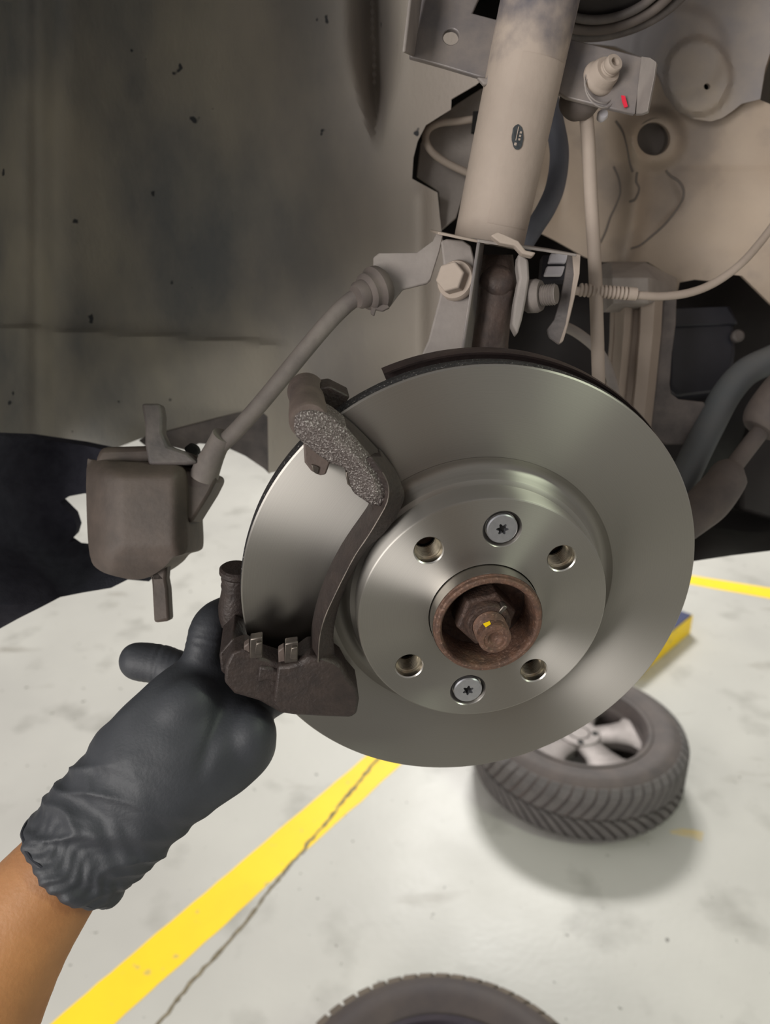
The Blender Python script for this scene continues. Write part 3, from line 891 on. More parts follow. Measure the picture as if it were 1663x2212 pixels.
# ---- spring seat high on the strut: two rubber rings
ss = thing('spring_seat', 'dark rubber and metal spring seat rings at the top edge beside the strut', 'spring seat', SB + SD * .22)
seatM = axis_frame(P(1316, -36, .50), (0, .42, .91))
lathe_obj('seat_pan', [(0, .006), (.054, .006), (.056, .010), (.056, .016), (0, .016)], 'underbody', seatM, ss, 64)
for rr, zz, mn, mm in ((.0555, .004, .0042, 'dust_dark'), (.0450, .001, .0036, 'boot'), (.0365, .002, .0030, 'dust_dark')):
    lathe_obj('seat_ring', [(rr + mn * math.cos(2 * math.pi * k / 12), zz + mn * math.sin(2 * math.pi * k / 12)) for k in range(13)], mm, seatM, ss, 80)

# ================================================================== KNUCKLE + CLAMP under the strut
kn = thing('steering_knuckle', 'dusty steering knuckle with bolted clamp plates between strut and disc', 'knuckle', P(1050, 740, .5))
# thin top plate of the clamp (seen edge-on)
q_ = [P(946, 500, .470), P(1040, 520, .474)]
box_between('clamp_top', q_ + [q_[1] + Vector((0, .09, .0)), q_[0] + Vector((0, .09, .0))], UPV * -.0018, 'dust', kn, bevel=.0005)
q_ = [P(1032, 517, .470), P(1245, 548, .486)]
box_between('clamp_top', q_ + [q_[1] + Vector((0, .09, .0)), q_[0] + Vector((0, .09, .0))], UPV * -.0018, 'dust_grey', kn, bevel=.0005)
# left pinch plate, folded edge, bolt
plate('clamp_plate', [(952, 520), (965, 515), (1000, 518), (1018, 530), (1025, 560), (1022, 640), (1005, 735), (995, 790), (900, 790), (925, 735), (950, 640), (958, 570)],
      lambda x, y: P(x, y, .492 + (y - 520) * .00002), FWD * .004, 'dust_grey', kn, bevel=.0012)
box_between('clamp_fold', [P(1030, 522, .470), P(1040, 522, .500), P(1008, 790, .505), P(990, 790, .486)], RGT * .002, 'paint_dark', kn, bevel=.0006)
bm_ = axis_frame(P(982, 604, .490), c2w(-.45, .02, -.86))
V, Fc = prism(hexprof(.0098, 6, .3), -.004, .009, .001)
bo_ = mobj('clamp_bolt', V, Fc, 'dust', kn, frame=bm_, smooth=False, bevel=.0006)
lathe_obj('bolt_flange', [(0, -.004), (.0128, -.004), (.0130, -.002), (.0118, .0005), (0, .0005)], 'dust', bm_, bo_, 32)
# cast knuckle post
V = []; Fc = []
ring = [(1036, 548, 1108, 552, .500), (1034, 590, 1112, 590, .497), (1030, 630, 1118, 630, .497), (1026, 680, 1105, 680, .500), (1015, 740, 1098, 740, .503), (1010, 800, 1096, 800, .506)]
for (x0, y0, x1, y1, d) in ring:
    cxx = (x0 + x1) / 2; hw = (x1 - x0) / 2
    for k in range(16):
        a = 2 * math.pi * k / 16
        sx_ = math.copysign(abs(math.cos(a)) ** .55, math.cos(a)); sz_ = math.copysign(abs(math.sin(a)) ** .7, math.sin(a))
        V.append(P(cxx + hw * sx_, y0 + (y1 - y0) * .5, d + .02 - .02 * sz_))
for i in range(len(ring) - 1):
    for k in range(16): Fc.append((i * 16 + k, i * 16 + (k + 1) % 16, (i + 1) * 16 + (k + 1) % 16, (i + 1) * 16 + k))
Fc.append(tuple(range(15, -1, -1))); Fc.append(tuple((len(ring) - 1) * 16 + k for k in range(16)))
mobj('cast_post', V, Fc, 'cast_knuckle', kn, auto=R_(60))
bx = axis_frame(P(1078, 598, .497), c2w(.1, -.25, -.95))
lathe_obj('cast_boss', [(0, -.012), (.0125, -.012), (.0112, -.003), (.0080, .0015), (.004, .0028), (0, .0030)], 'cast_knuckle', bx, kn, 28)
# narrow plate to the right of the post
plate('clamp_plate', [(1120, 545), (1142, 560), (1144, 600), (1138, 640), (1128, 690), (1118, 722), (1106, 700), (1112, 650), (1122, 600), (1118, 570)],
      lambda x, y: P(x, y, .488), FWD * .012, 'dust_grey', kn, bevel=.0015)
plate('clamp_lip', [(1060, 508), (1075, 500), (1095, 508), (1120, 520), (1135, 540), (1158, 545), (1150, 553), (1128, 548), (1112, 530), (1080, 524)], lambda x, y: P(x, y, .468), FWD * .006, 'dust', kn, bevel=.0008)
# nut and threaded end
nm_ = axis_frame(P(1150, 640, .500), c2w(.80, .05, -.45))
lathe_obj('clamp_nut', [(0, -.006), (.0085, -.006), (.0105, -.003), (.0108, .003), (.0095, .006), (0, .006)], 'rubber', nm_, kn, 28)
pr = [(0, .005)]
z = .005
while z < .015: pr += [(.0068, z), (.0060, z + .0008)]; z += .0016
pr += [(.006, .016), (0, .016)]
lathe_obj('bolt_end', pr, 'rubber', nm_, kn, 28)
# right hand hanging bracket (thin, rounded foot)
plate('cable_bracket', [(1226, 545), (1252, 548), (1250, 590), (1240, 640), (1226, 700), (1214, 738), (1206, 744), (1184, 728), (1180, 712), (1196, 690), (1208, 650), (1218, 600)],
      lambda x, y: P(x, y, .515 - (x - 1180) * .0001), FWD * .003 + RGT * .001, 'dust_dark', kn, bevel=.0008)
plate('bracket_edge', [(1236, 546), (1254, 549), (1252, 592), (1241, 645), (1228, 700), (1216, 738), (1208, 742), (1222, 700), (1232, 645), (1240, 592)],
      lambda x, y: P(x, y, .505), FWD * .002, 'dust', kn, bevel=.0006)
# white label behind
wl = thing('white_label', 'small white label with a dark bar glimpsed behind the knuckle clamp', 'label', P(1205, 570, .60))
box_between('label_half', [P(1190, 546, .54), P(1229, 546, .54), P(1222, 568, .54), P(1184, 568, .54)], FWD * .004, 'white', wl, bevel=.001)
box_between('label_half', [P(1182, 574, .54), P(1221, 574, .54), P(1214, 595, .54), P(1175, 595, .54)], FWD * .004, 'white', wl, bevel=.001)
box_between('label_back', [P(1172, 552, .546), P(1238, 548, .546), P(1235, 605, .546), P(1168, 605, .546)], FWD * .01, 'black', wl)

# ---- hose bracket plate on the strut (left), hose, fittings
hb_ = thing('hose_bracket', 'dusty grey sheet bracket carrying the brake hose left of the strut foot', 'bracket', P(900, 560, .5))
plate('bracket_plate', [(946, 497), (958, 505), (950, 540), (930, 604), (922, 612), (870, 625), (858, 640), (842, 662), (822, 664), (806, 640), (806, 556), (818, 546), (900, 545), (935, 520)],
      lambda x, y: P(x, y, .493), FWD * .003, 'dust_grey', hb_, bevel=.0008)
ho = thing('brake_hose', 'grey rubber brake hose running from the strut bracket down to the hanging caliper', 'hose', P(455, 1000, .53))
hp = [(822, 622, .497), (790, 632, .492), (755, 652, .490), (715, 690, .490), (670, 742, .492), (610, 815, .498), (560, 875, .505), (515, 925, .512), (478, 962, .520), (462, 985, .525)]
tube_px('hose', hp, .0056, 'rubber', ho, 18)
gm = axis_frame(P(812, 624, .492), P(770, 640, .485) - P(812, 624, .492))
lathe_obj('grommet', [(0, -.006), (.0115, -.006), (.0140, -.003), (.0143, .001), (.0125, .003), (.0118, .0045), (.0120, .007), (.0110, .0085), (.0090, .0095), (.0086, .014), (.0070, .016), (0, .016)], 'boot', gm, ho, 36)
plate('retainer_clip', [(806, 640), (832, 650), (842, 664), (826, 672), (812, 668), (808, 682), (800, 676)], lambda x, y: P(x, y, .488), FWD * .003, 'boot', ho, bevel=.0006)
tube_px('hose_fitting', [(482, 940, .516, .0074), (466, 970, .522, .0076), (450, 1004, .528, .0090), (440, 1030, .532, .0100)], .008, 'rubber', ho, 18)

# ================================================================== HANGING CALIPER
cal = thing('brake_caliper', 'dusty grey brown brake caliper hanging by its hose in front of the liner', 'brake caliper', P(300, 1250, .53))
CD = .53
pc = lambda dd: (lambda x, y: P(x, y, CD + dd))
def cal_front(x, y):
    # rounded casting: falls back at the left barrel and at every edge, flat pad in the middle
    e = .020 * (max(0, (250 - x) / 64.0) ** 2) + .010 * (max(0, (x - 372) / 34.0) ** 2) + .012 * (max(0, (1035 - y) / 40.0) ** 2) + .012 * (max(0, (y - 1175) / 70.0) ** 2)
    e -= .0022 * sstep(236, 268, x) * (1 - sstep(366, 396, x)) * sstep(1004, 1036, y) * (1 - sstep(1170, 1205, y))
    return P(x, y, CD - .016 + min(e, .024))


sheet('body', [(188, 1000), (205, 994), (300, 998), (380, 1000), (400, 1030), (404, 1120), (406, 1180), (398, 1196), (374, 1204), (358, 1222), (330, 1242), (300, 1252), (262, 1248), (215, 1232), (194, 1200), (187, 1100)], cal_front, FWD * .045, 'caliper', cal, grid=6, smooth_n=4)
plate('guide_ear', [(304, 871), (346, 871), (351, 900), (350, 935), (362, 962), (400, 975), (428, 1000), (400, 1004), (320, 1004), (312, 960), (312, 920)], pc(-.010), FWD * .012, 'dust_dark', cal, bevel=.002)
plate('guide_ear', [(318, 1235), (362, 1205), (358, 1250), (362, 1272), (366, 1342), (332, 1346), (328, 1270), (326, 1252)], pc(.0), FWD * .012, 'caliper', cal, bevel=.002)
plate('bridge', [(215, 965), (320, 962), (420, 980), (440, 1005), (380, 1012), (240, 1010), (200, 1000)], pc(.002), FWD * .04, 'caliper', cal, bevel=.004)
plate('hose_boss', [(386, 1014), (420, 1020), (462, 1024), (468, 1036), (452, 1068), (412, 1132), (402, 1122), (396, 1060)], pc(-.004), FWD * .030, 'caliper', cal, bevel=.004)
plate('bleed_screw', [(395, 968), (412, 955), (425, 962), (430, 975), (420, 985), (430, 1000), (436, 1012), (424, 1014), (412, 992)], pc(.012), FWD * .008, 'void', cal, bevel=.0015)

# ================================================================== WHEEL ARCH LINER
def liner_pos(x, y):
    Y = .74
    if x < 170: Y -= .10 * ((170 - x) / 220.0) ** 2 if x > -50 else .10 + (.0012 * (-50 - x))
    Y -= .045 * sstep(600, 900, x) * (1 - .4 * sstep(500, 900, y))
    # teardrop recess near the upper right
    cxx = 800 + (y - 20) * .03; ww = 26 * (1 - sstep(60, 330, y)) + 3
    if -200 < y < 330: Y += .075 * sstep(-260, 40, y) * (1 - sstep(180, 330, y)) * math.exp(-((x - cxx - 6) / (ww + 8)) ** 2)
    # crease beyond the recess
    Y -= .010 * math.exp(-((x - 905) / 22) ** 2) * sstep(380, 430, y)
    # vertical fold on the left, horizontal seam, low ribs
    Y -= .012 * math.exp(-((x - 85) / 26) ** 2)
    Y -= .006 * sstep(708, 716, y + (x - 150) * -.06) * (1 - sstep(560, 640, x))
    Y += .004 * noise.noise(Vector((x * .006, y * .004, 2.0)))
    return YP(x, y, Y)


ln_o = [(-330, -330), (560, -330), (1000, -330), (1000, 20), (1060, 110), (1040, 172), (1030, 182), (975, 214), (974, 236), (920, 270), (902, 305), (893, 340), (890, 386), (945, 416), (950, 470), (956, 520), (960, 640), (1000, 700), (1000, 820), (900, 900), (760, 1000), (640, 1010), (580, 1022),
        (578, 900), (560, 884), (520, 890), (440, 912), (310, 945), (250, 968), (150, 985), (60, 990), (-330, 1000)]
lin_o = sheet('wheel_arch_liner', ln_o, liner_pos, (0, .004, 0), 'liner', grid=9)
tag(lin_o, 'dusty dark plastic wheel arch liner filling the upper left', 'wheel arch liner')
# unseen roof above the picture, added to keep light out of the arch
V, Fc = lathe([(.500, -.75), (.500, .02), (.507, .02), (.507, -.75), (.500, -.75)], 48, R_(10), R_(150), closed=False)
fr_ = Matrix.Translation((.05, .42, 1.387)) @ Matrix(((1, 0, 0, 0), (0, 0, -1, 0), (0, 1, 0, 0), (0, 0, 0, 1)))
mobj('unseen_shade_roof', V, Fc, 'liner', lin_o, frame=fr_)
# lower flap lit from below
fp = sheet('liner_flap', [(300, 952), (312, 945), (440, 912), (520, 890), (560, 884), (578, 900), (582, 1024), (570, 1012), (530, 985), (480, 962), (430, 958), (400, 972), (360, 962), (318, 966)],
           lambda x, y: YP(x, y, .715 + .02 * sstep(300, 560, x)), (0, .006, 0), 'dust_dark', grid=14)
tag(fp, 'pale brown lower flap of the arch liner behind the hose end', 'liner flap')
# dark felt guard at lower left
fg = sheet('splash_guard', [(-420, 930), (60, 945), (180, 962), (240, 975), (280, 1000), (330, 1100), (345, 1180), (338, 1240), (322, 1256), (276, 1252), (240, 1270), (180, 1280), (130, 1290), (90, 1311), (40, 1336), (0, 1358), (-100, 1405), (-420, 1540)],
           lambda x, y: YP(x, y, .66 + .05 * noise.noise(Vector((x * .006, y * .006, 9))) - .00035 * max(0, 120 - x) - .10 * sstep(1080, 1330, y)), (0, .012, 0), 'felt', grid=16,
           holes=[[(128, 1085), (150, 1072), (182, 1066), (240, 1070), (240, 1180), (185, 1186), (165, 1184), (148, 1172), (160, 1160), (166, 1140), (158, 1115)]])
tag(fg, 'black felt splash guard hanging at the left below the liner', 'splash guard')

# ================================================================== INNER BODY PANEL (right)
def panel_pos(x, y):
    Y = .80 - .00012 * (x - 1150)
    r = math.hypot(x - 1412, y - 300)
    Y -= .014 * (1 - sstep(42, 78, r))
    # vertical fold coming down behind the rod
    fx = 1345 + 25 * math.sin((y - 230) / 110.0)
    if y > 200: Y -= .018 * math.exp(-((x - fx) / 26) ** 2) * sstep(230, 300, y)
    # raised lower right field, its edge wandering like a seam
    sx_ = 1440 + 36 * math.sin((y - 370) / 60.0) if y < 440 else 1473 - (y - 440) * 1.05
    if y > 365: Y -= .0035 * sstep(-7, 7, x - sx_) * sstep(330, 440, y) * (1 - sstep(470, 545, y))
    Y -= .02 * sstep(300, 620, y) * sstep(1350, 1600, x)
    Y += .03 * math.exp(-((x - 1200) / 70) ** 2 - ((y - 380) / 140) ** 2)
    Y -= .014 * math.exp(-((x - 1180) / 26) ** 2 - ((y - 420) / 60) ** 2)
    Y += .004 * noise.noise(Vector((x * .009, y * .009, 4)))
    return YP(x, y, Y)


pn_o = [(1130, -330), (2000, -330), (2000, 900), (1780, 760), (1663, 655), (1603, 596), (1572, 592), (1548, 600), (1532, 607), (1500, 604), (1468, 610), (1462, 640), (1459, 610), (1440, 592), (1400, 566), (1290, 566), (1262, 555), (1200, 520), (1160, 500), (1130, 480)]
pn = sheet('inner_body_panel', pn_o, panel_pos, (0, .006, 0), 'panel', grid=7, holes=[circ2(1412, 300, 36, 32), [(1642, 216), (1652, 160), (1672, 100), (1760, 90), (1760, 250), (1680, 232)]])
tag(pn, 'dusty tan inner fender panel filling the upper right behind the strut', 'body panel')
hc_ = panel_pos(1412, 300)
lathe_obj('plug', [(.0168, .0), (.0152, -.002), (.0148, -.016), (.012, -.018), (0, -.018)], 'panel_hole', axis_frame(hc_, (0, -1, 0)), pn, 40)
for sl in ([(1438, 368), (1448, 380), (1466, 392), (1476, 410), (1474, 432), (1462, 452), (1445, 474), (1428, 492), (1405, 512), (1382, 530), (1362, 537)],
           [(1330, 262), (1345, 285), (1354, 315), (1360, 350), (1366, 372)], [(1376, 372), (1374, 392), (1380, 408), (1372, 430), (1360, 436)], [(1325, 360), (1336, 385), (1340, 415), (1332, 440), (1318, 470), (1308, 500), (1296, 525)]):
    V, Fc = tube([panel_pos(x, y) + Vector((0, -.0002, 0)) for x, y in crom(sl, 5)], .0011, 6); mobj('seam', V, Fc, 'panel_hole', pn)
# tower plate lapped over it
def tower_pos(x, y):
    Y = .775 - .00010 * (x - 1150)
    r = math.hypot((x - 1508) / 78.0, (y - 165) / 92.0)
    Y -= .008 * (1 - sstep(.80, 1.0, r))
    r2 = math.hypot(x - 1470, y - 110)
    Y -= .005 * (1 - sstep(80, 112, r2))
    return YP(x, y, Y)


tw = sheet('tower_plate', [(1230, -330), (1760, -330), (1700, -60), (1668, 100), (1652, 150), (1642, 214), (1602, 224), (1582, 240), (1560, 255), (1536, 262), (1500, 257), (1468, 240), (1440, 205), (1425, 165), (1400, 130), (1330, 100), (1240, 90)], tower_pos, (0, .004, 0), 'panel_cool', grid=7, holes=[circ2(1527, 187, 7, 14)])
tag(tw, 'grey tan spring tower plate with a small round hole, upper right', 'body panel')
lathe_obj('drain_hole', [(.0034, -.0035), (.0030, -.012), (0, -.012)], 'void', axis_frame(tower_pos(1527, 187), (0, -1, 0)), tw, 20)

# white bolt tip below the right tab
bt = lathe_obj('trim_clip', [(0, -.004), (.003, -.004), (.0038, 0), (.0030, .003), (0, .004)], 'white', axis_frame(P(1301, 249, .53), -FWD), None, 16)
tag(bt, 'tiny white clip under the right strut tab beside the link rod', 'clip')

# pressed arm with a rolled loop behind the strut, left side
ar = thing('pressed_bracket', 'pale pressed metal bracket with rolled loop edge left behind the strut', 'bracket', P(950, 420, .62))
plate('web', [(1040, 190), (985, 225), (930, 268), (908, 310), (900, 380), (948, 412), (950, 500), (985, 470), (1000, 420), (1060, 420), (1060, 200)], lambda x, y: P(x, y, .66), FWD * .003, 'dust_grey', ar, bevel=.0008)
tube_px('rolled_edge', [(1040, 255, .64), (990, 262, .64), (950, 266, .64), (925, 280, .64), (920, 305, .64), (940, 335, .64), (985, 362, .64), (1040, 385, .64)], .0030, 'dust', ar, 10)
plate('shadow_gap', [(1040, 240), (1022, 240), (1018, 285), (1040, 290)], lambda x, y: P(x, y, .635), FWD * .003, 'void', ar)

# bluish hose right behind the strut
rh = tube_px('rubber_hose', [(1180, 190, .60), (1196, 260, .60), (1208, 330, .60), (1200, 400, .60), (1180, 450, .60), (1155, 490, .61), (1130, 530, .62)], .0075, 'hose_blue', None, 16)
tag(rh, 'bluish grey rubber hose curving behind the right side of the strut', 'hose')

# ================================================================== SENSOR CABLE with coiled sleeve
sc_ = thing('sensor_cable', 'thin tan sensor cable with ribbed sleeve running across to the right edge', 'cable', P(1370, 635, .56))
tube_px('cable', [(1240, 628, .55), (1300, 632, .55), (1370, 637, .55), (1430, 640, .555), (1490, 632, .56), (1545, 610, .565), (1600, 570, .57), (1645, 520, .58), (1690, 460, .59)], .0030, 'dust', sc_, 12)
pA, pB = P(1252, 626, .55), P(1356, 634, .55)
fm = axis_frame(pA, pB - pA); LL = (pB - pA).length
pr = [(0, 0)]
kk = 12
for i in range(kk):
    z = LL * i / kk; pr += [(.0044, z), (.0048, z + LL / kk * .3), (.0048, z + LL / kk * .55), (.0034, z + LL / kk * .6), (.0034, z + LL / kk * .95)]
pr += [(.0046, LL), (.0046, LL + .006), (0, LL + .006)]
lathe_obj('ribbed_sleeve', pr, 'dust', fm, sc_, 20)
c2 = tube_px('brake_line', [(1200, 700, .60), (1240, 715, .60), (1285, 750, .60), (1310, 790, .60), (1325, 840, .60), (1332, 900, .60)], .0040, 'dust_grey', None, 12)
tag(c2, 'thin grey line curving down behind the link rod to the disc', 'brake line')

# ================================================================== SUBFRAME COLUMN
sf = thing('subframe_bracket', 'dusty tan ribbed metal column behind the disc, right of the link rod', 'subframe bracket', P(1370, 900, .66))
def folded(name, sects, m, parent, back=.03):
    """sects: rows of (px,py,depth) points of equal count -> surface with thickness"""
    rows = [[P(*p) for p in r] for r in sects]; k = len(rows[0]); fr = [p for r in rows for p in r]
    Fc = [(i * k + j, i * k + j + 1, (i + 1) * k + j + 1, (i + 1) * k + j) for i in range(len(rows) - 1) for j in range(k - 1)]
    V, F2 = solid_from(fr, Fc, [p + FWD * back for p in fr])
    return mobj(name, V, F2, m, parent, bevel=.001)
folded('column', [[(1340, 640, .66), (1350, 642, .645), (1366, 642, .648), (1370, 642, .655), (1380, 643, .655), (1385, 643, .645), (1415, 643, .645), (1432, 643, .66)],
                  [(1338, 720, .66), (1346, 720, .645), (1360, 720, .648), (1366, 720, .655), (1376, 720, .655), (1382, 720, .645), (1410, 720, .645), (1428, 720, .66)],
                  [(1328, 840, .66), (1336, 840, .645), (1348, 840, .648), (1354, 840, .655), (1366, 840, .655), (1372, 840, .645), (1398, 840, .645), (1416, 840, .66)],
                  [(1310, 1000, .66), (1320, 1000, .645), (1330, 1000, .648), (1336, 1000, .655), (1350, 1000, .655), (1356, 1000, .645), (1380, 1000, .645), (1398, 1000, .66)]], 'dust', sf)
plate('side_web', [(1425, 640), (1462, 640), (1460, 700), (1452, 760), (1447, 830), (1450, 850), (1466, 862), (1520, 868), (1540, 900), (1500, 960), (1440, 960), (1390, 930), (1404, 840), (1420, 720)],
      lambda x, y: P(x, y, .665), FWD * .004, 'dust_dark', sf, bevel=.0008)
folded('cap', [[(1302, 568, .70), (1320, 565, .67), (1395, 566, .67), (1430, 585, .68), (1462, 600, .70)],
               [(1300, 600, .66), (1322, 600, .625), (1400, 600, .63), (1435, 612, .66), (1462, 620, .69)],
               [(1302, 650, .66), (1325, 655, .630), (1400, 655, .635), (1435, 648, .66), (1462, 642, .69)]], 'dust_grey', sf)

# ================================================================== DARK BITS AT THE RIGHT
bb = thing('black_box', 'black plastic box in the shadow right of the ribbed column', 'box', P(1520, 840, .74))
plate('box_body', [(1440, 700), (1460, 690), (1560, 686), (1590, 695), (1592, 760), (1580, 845), (1460, 860), (1440, 840)], lambda x, y: P(x, y, .74), FWD * .08, 'black', bb, bevel=.006, segs=3)
plate('box_lid', [(1436, 706), (1448, 664), (1580, 660), (1600, 700)], lambda x, y: P(x, y, .735), FWD * .09, 'black', bb, bevel=.004)
lathe_obj('box_bolt', [(0, -.003), (.006, -.003), (.006, .002), (.004, .004), (0, .004)], 'dust_dark', axis_frame(P(1593, 726, .735), -FWD), bb, 18)
ub = sheet('engine_bay', [(-500, -330), (2100, -330), (2100, 600), (2100, 1130), (1800, 1170), (1663, 1190), (1580, 1200), (1500, 1212), (1400, 1230), (1200, 1240), (1050, 1150), (960, 900), (900, 800), (400, 800), (-500, 800)],
           lambda x, y: P(x, y, .96 - .08 * sstep(300, 700, y) + .03 * noise.noise(Vector((x * .006, y * .006, 1))) - .14 * sstep(1010, 1210, y)), FWD * .05, 'underbody', grid=22)  # dark sheet widened to keep gaps behind the strut black and back light out
tag(ub, 'oily black engine bay and underbody in the shadow behind strut and disc', 'underbody')
br = tube_px('anti_roll_bar', [(1800, 740, .70), (1720, 755, .69), (1663, 778, .68), (1610, 805, .675), (1570, 850, .67), (1535, 915, .665), (1500, 985, .66), (1470, 1050, .66), (1440, 1110, .66)], .0125, 'bar', None, 22)
tag(br, 'thick blue grey anti roll bar bending down behind the disc at right', 'bar')
tr_ = thing('tie_rod', 'brown steering tie rod with rubber boot right of the disc', 'tie rod', P(1550, 1080, .63))
tube_px('rod', [(1760, 790, .66), (1700, 860, .65), (1640, 935, .64), (1590, 1000, .635), (1560, 1040, .63)], .0072, 'boot', tr_, 16)
tube_px('rod_boot', [(1590, 1010, .634, .0080), (1578, 1022, .633, .0145), (1560, 1050, .632, .0160), (1530, 1085, .630, .0170), (1500, 1112, .630, .0160), (1470, 1140, .630, .0140)], .015, 'boot', tr_, 24)
tube_px('gaiter', [(1760, 800, .64, .024), (1700, 860, .64, .023), (1655, 910, .64, .020), (1640, 930, .64, .014)], .02, 'boot', tr_, 24)
sh_ = plate('metal_bracket', [(1600, 1000), (1640, 880), (1700, 860), (1800, 900), (1800, 1100), (1700, 1130), (1600, 1100)], lambda x, y: P(x, y, .76), FWD * .02, 'underbody', bevel=.004)
tag(sh_, 'dark metal bracket in shadow behind the tie rod at right edge', 'bracket')

# ================================================================== PERSON: forearm + gloved hand
def loft(sects, seg=28, capn=True):
    """sects: ((lx,ly),(rx,ry),depth,half_thick) sections across a limb"""
    V = []; Fc = []
    for (l, r, d, th) in sects:
        a, b = P(l[0], l[1], d), P(r[0], r[1], d); c = (a + b) / 2; u = (a - b) / 2
        v = FWD * th
        for k in range(seg):
            t = 2 * math.pi * k / seg; V.append(c + u * math.cos(t) + v * math.sin(t))
    n = len(sects)
    for i in range(n - 1):
        for k in range(seg): Fc.append((i * seg + k, i * seg + (k + 1) % seg, (i + 1) * seg + (k + 1) % seg, (i + 1) * seg + k))
    if capn: Fc.append(tuple(range(seg - 1, -1, -1))); Fc.append(tuple((n - 1) * seg + k for k in range(seg)))
    return V, Fc


def crom_sects(s, n):
    flat = [(a[0][0], a[0][1], a[1][0], a[1][1], a[2], a[3]) for a in s]
    return [((q[0], q[1]), (q[2], q[3]), q[4], q[5]) for q in crom(flat, n)]


fa = crom_sects([((130, 1735), (290, 1850), .470, .022), ((82, 1784), (244, 1898), .469, .0235), ((0, 1860), (190, 1990), .464, .0265), ((-90, 1950), (138, 2085), .458, .030), ((-180, 2050), (92, 2200), .450, .034), ((-300, 2190), (30, 2370), .440, .038), ((-520, 2440), (-90, 2640), .425, .042)], 6)
bv_ = []; bf_ = []


def addb(VF):
    b = len(bv_); bv_.extend(VF[0]); bf_.extend([tuple(i + b for i in f) for f in VF[1]])


def rings(secs, seg=28):
    V = []; Fc = []
    for (x, y, z, rx, ry) in secs:
        for k in range(seg):
            t = 2 * math.pi * k / seg; V.append(Vector((x + rx * math.cos(t), y + ry * math.sin(t), z)))
    for i in range(len(secs) - 1):
        for k in range(seg): Fc.append((i * seg + k, i * seg + (k + 1) % seg, (i + 1) * seg + (k + 1) % seg, (i + 1) * seg + k))
    Fc.append(tuple(range(seg - 1, -1, -1))); Fc.append(tuple((len(secs) - 1) * seg + k for k in range(seg)))
    return V, Fc


def limb(pts, seg=20):
    q = crom(pts, 6); return tube([v[:3] for v in q], [v[3] for v in q], seg)


# the photographer standing behind the camera: trunk, head, legs, both arms, joined with the forearm in view
addb(loft(fa, 36))
e0 = (P(fa[-1][0][0], fa[-1][0][1], fa[-1][2]) + P(fa[-1][1][0], fa[-1][1][1], fa[-1][2])) / 2
addb(limb([tuple(e0) + (.040,), (-.345, .20, 1.03, .045), (-.31, .04, 1.13, .050), (-.20, -.14, 1.34, .060)]))
addb(limb([(.20, -.16, 1.34, .060), (.27, -.08, 1.12, .048), (.20, -.06, 1.32, .036), (.12, -.06, 1.48, .030), (.09, -.06, 1.56, .030)]))
torso = [(0, -.20, .78, .16, .11), (0, -.20, .92, .175, .12), (0, -.19, 1.08, .155, .11), (0, -.18, 1.24, .18, .12), (0, -.19, 1.34, .19, .11), (0, -.20, 1.41, .12, .085), (0, -.20, 1.45, .06, .06), (0, -.19, 1.52, .055, .058)]
addb(rings(torso))
addb(rings([(0, -.18, 1.49, .03, .03), (0, -.18, 1.52, .06, .075), (0, -.18, 1.58, .075, .095), (0, -.19, 1.65, .078, .10), (0, -.20, 1.71, .06, .08), (0, -.20, 1.74, .02, .03)]))
legs = []
for sx_ in (-1, 1):
    legs.append([(sx_ * .10, -.20, .84, .095), (sx_ * .11, -.19, .50, .065), (sx_ * .12, -.21, .30, .058), (sx_ * .12, -.22, .08, .045)])
    addb(limb(legs[-1])); addb(limb([(sx_ * .12, -.25, .045, .042), (sx_ * .125, -.16, .042, .044), (sx_ * .13, -.06, .034, .033)]))


def remeshed(verts, faces, vox, its):
    tmp = bpy.data.meshes.new('tmp'); tmp.from_pydata([tuple(v) for v in verts], [], faces); tmp.update()
    to = bpy.data.objects.new('tmp', tmp); COL.objects.link(to)
    rm = to.modifiers.new('r', 'REMESH'); rm.mode = 'VOXEL'; rm.voxel_size = vox; rm.adaptivity = 0
    dg = bpy.context.evaluated_depsgraph_get(); dg.update()
    me = bpy.data.meshes.new_from_object(to.evaluated_get(dg))
    bpy.data.objects.remove(to); bpy.data.meshes.remove(tmp)
    bm = bmesh.new(); bm.from_mesh(me)
    for _ in range(its): bmesh.ops.smooth_vert(bm, verts=bm.verts, factor=.5, use_axis_x=True, use_axis_y=True, use_axis_z=True)
    bm.normal_update()
    return me, bm


pme, pbm = remeshed(bv_, bf_, .0045, 4); pbm.to_mesh(pme); pbm.free()
pme.materials.clear(); pme.materials.append(M['skin'])
for p in pme.polygons: p.use_smooth = True
person = bpy.data.objects.new('person', pme); COL.objects.link(person); PM[person.name] = Matrix.Identity(4)
tag(person, 'bare forearm reaching in from lower left, black glove on the hand', 'person')
bv_.clear(); bf_.clear()
addb(rings([(x, y, z, rx + .012, ry + .012) for x, y, z, rx, ry in torso[:6]]))
for l in legs: addb(limb([(a, b, c, d + .014) for a, b, c, d in l]))
addb(limb([(-.345, .19, 1.035, .058), (-.31, .04, 1.13, .062), (-.20, -.14, 1.34, .072)])); addb(limb([(.20, -.16, 1.34, .072), (.27, -.08, 1.12, .060), (.22, -.06, 1.27, .050)]))
cme, cbm = remeshed(bv_, bf_, .008, 4); cbm.to_mesh(cme); cbm.free()
cme.materials.clear(); cme.materials.append(M['cloth'])
for p in cme.polygons: p.use_smooth = True
cl_ = bpy.data.objects.new('overalls', cme); link(cl_, person); cl_['label'] = 'dark navy work overalls'

# glove: union of palm loft and finger chains, voxel-remeshed into one skin
gv = []; gf = []
def add(VF):
    b = len(gv); gv.extend(VF[0]); gf.extend([tuple(i + b for i in f) for f in VF[1]])


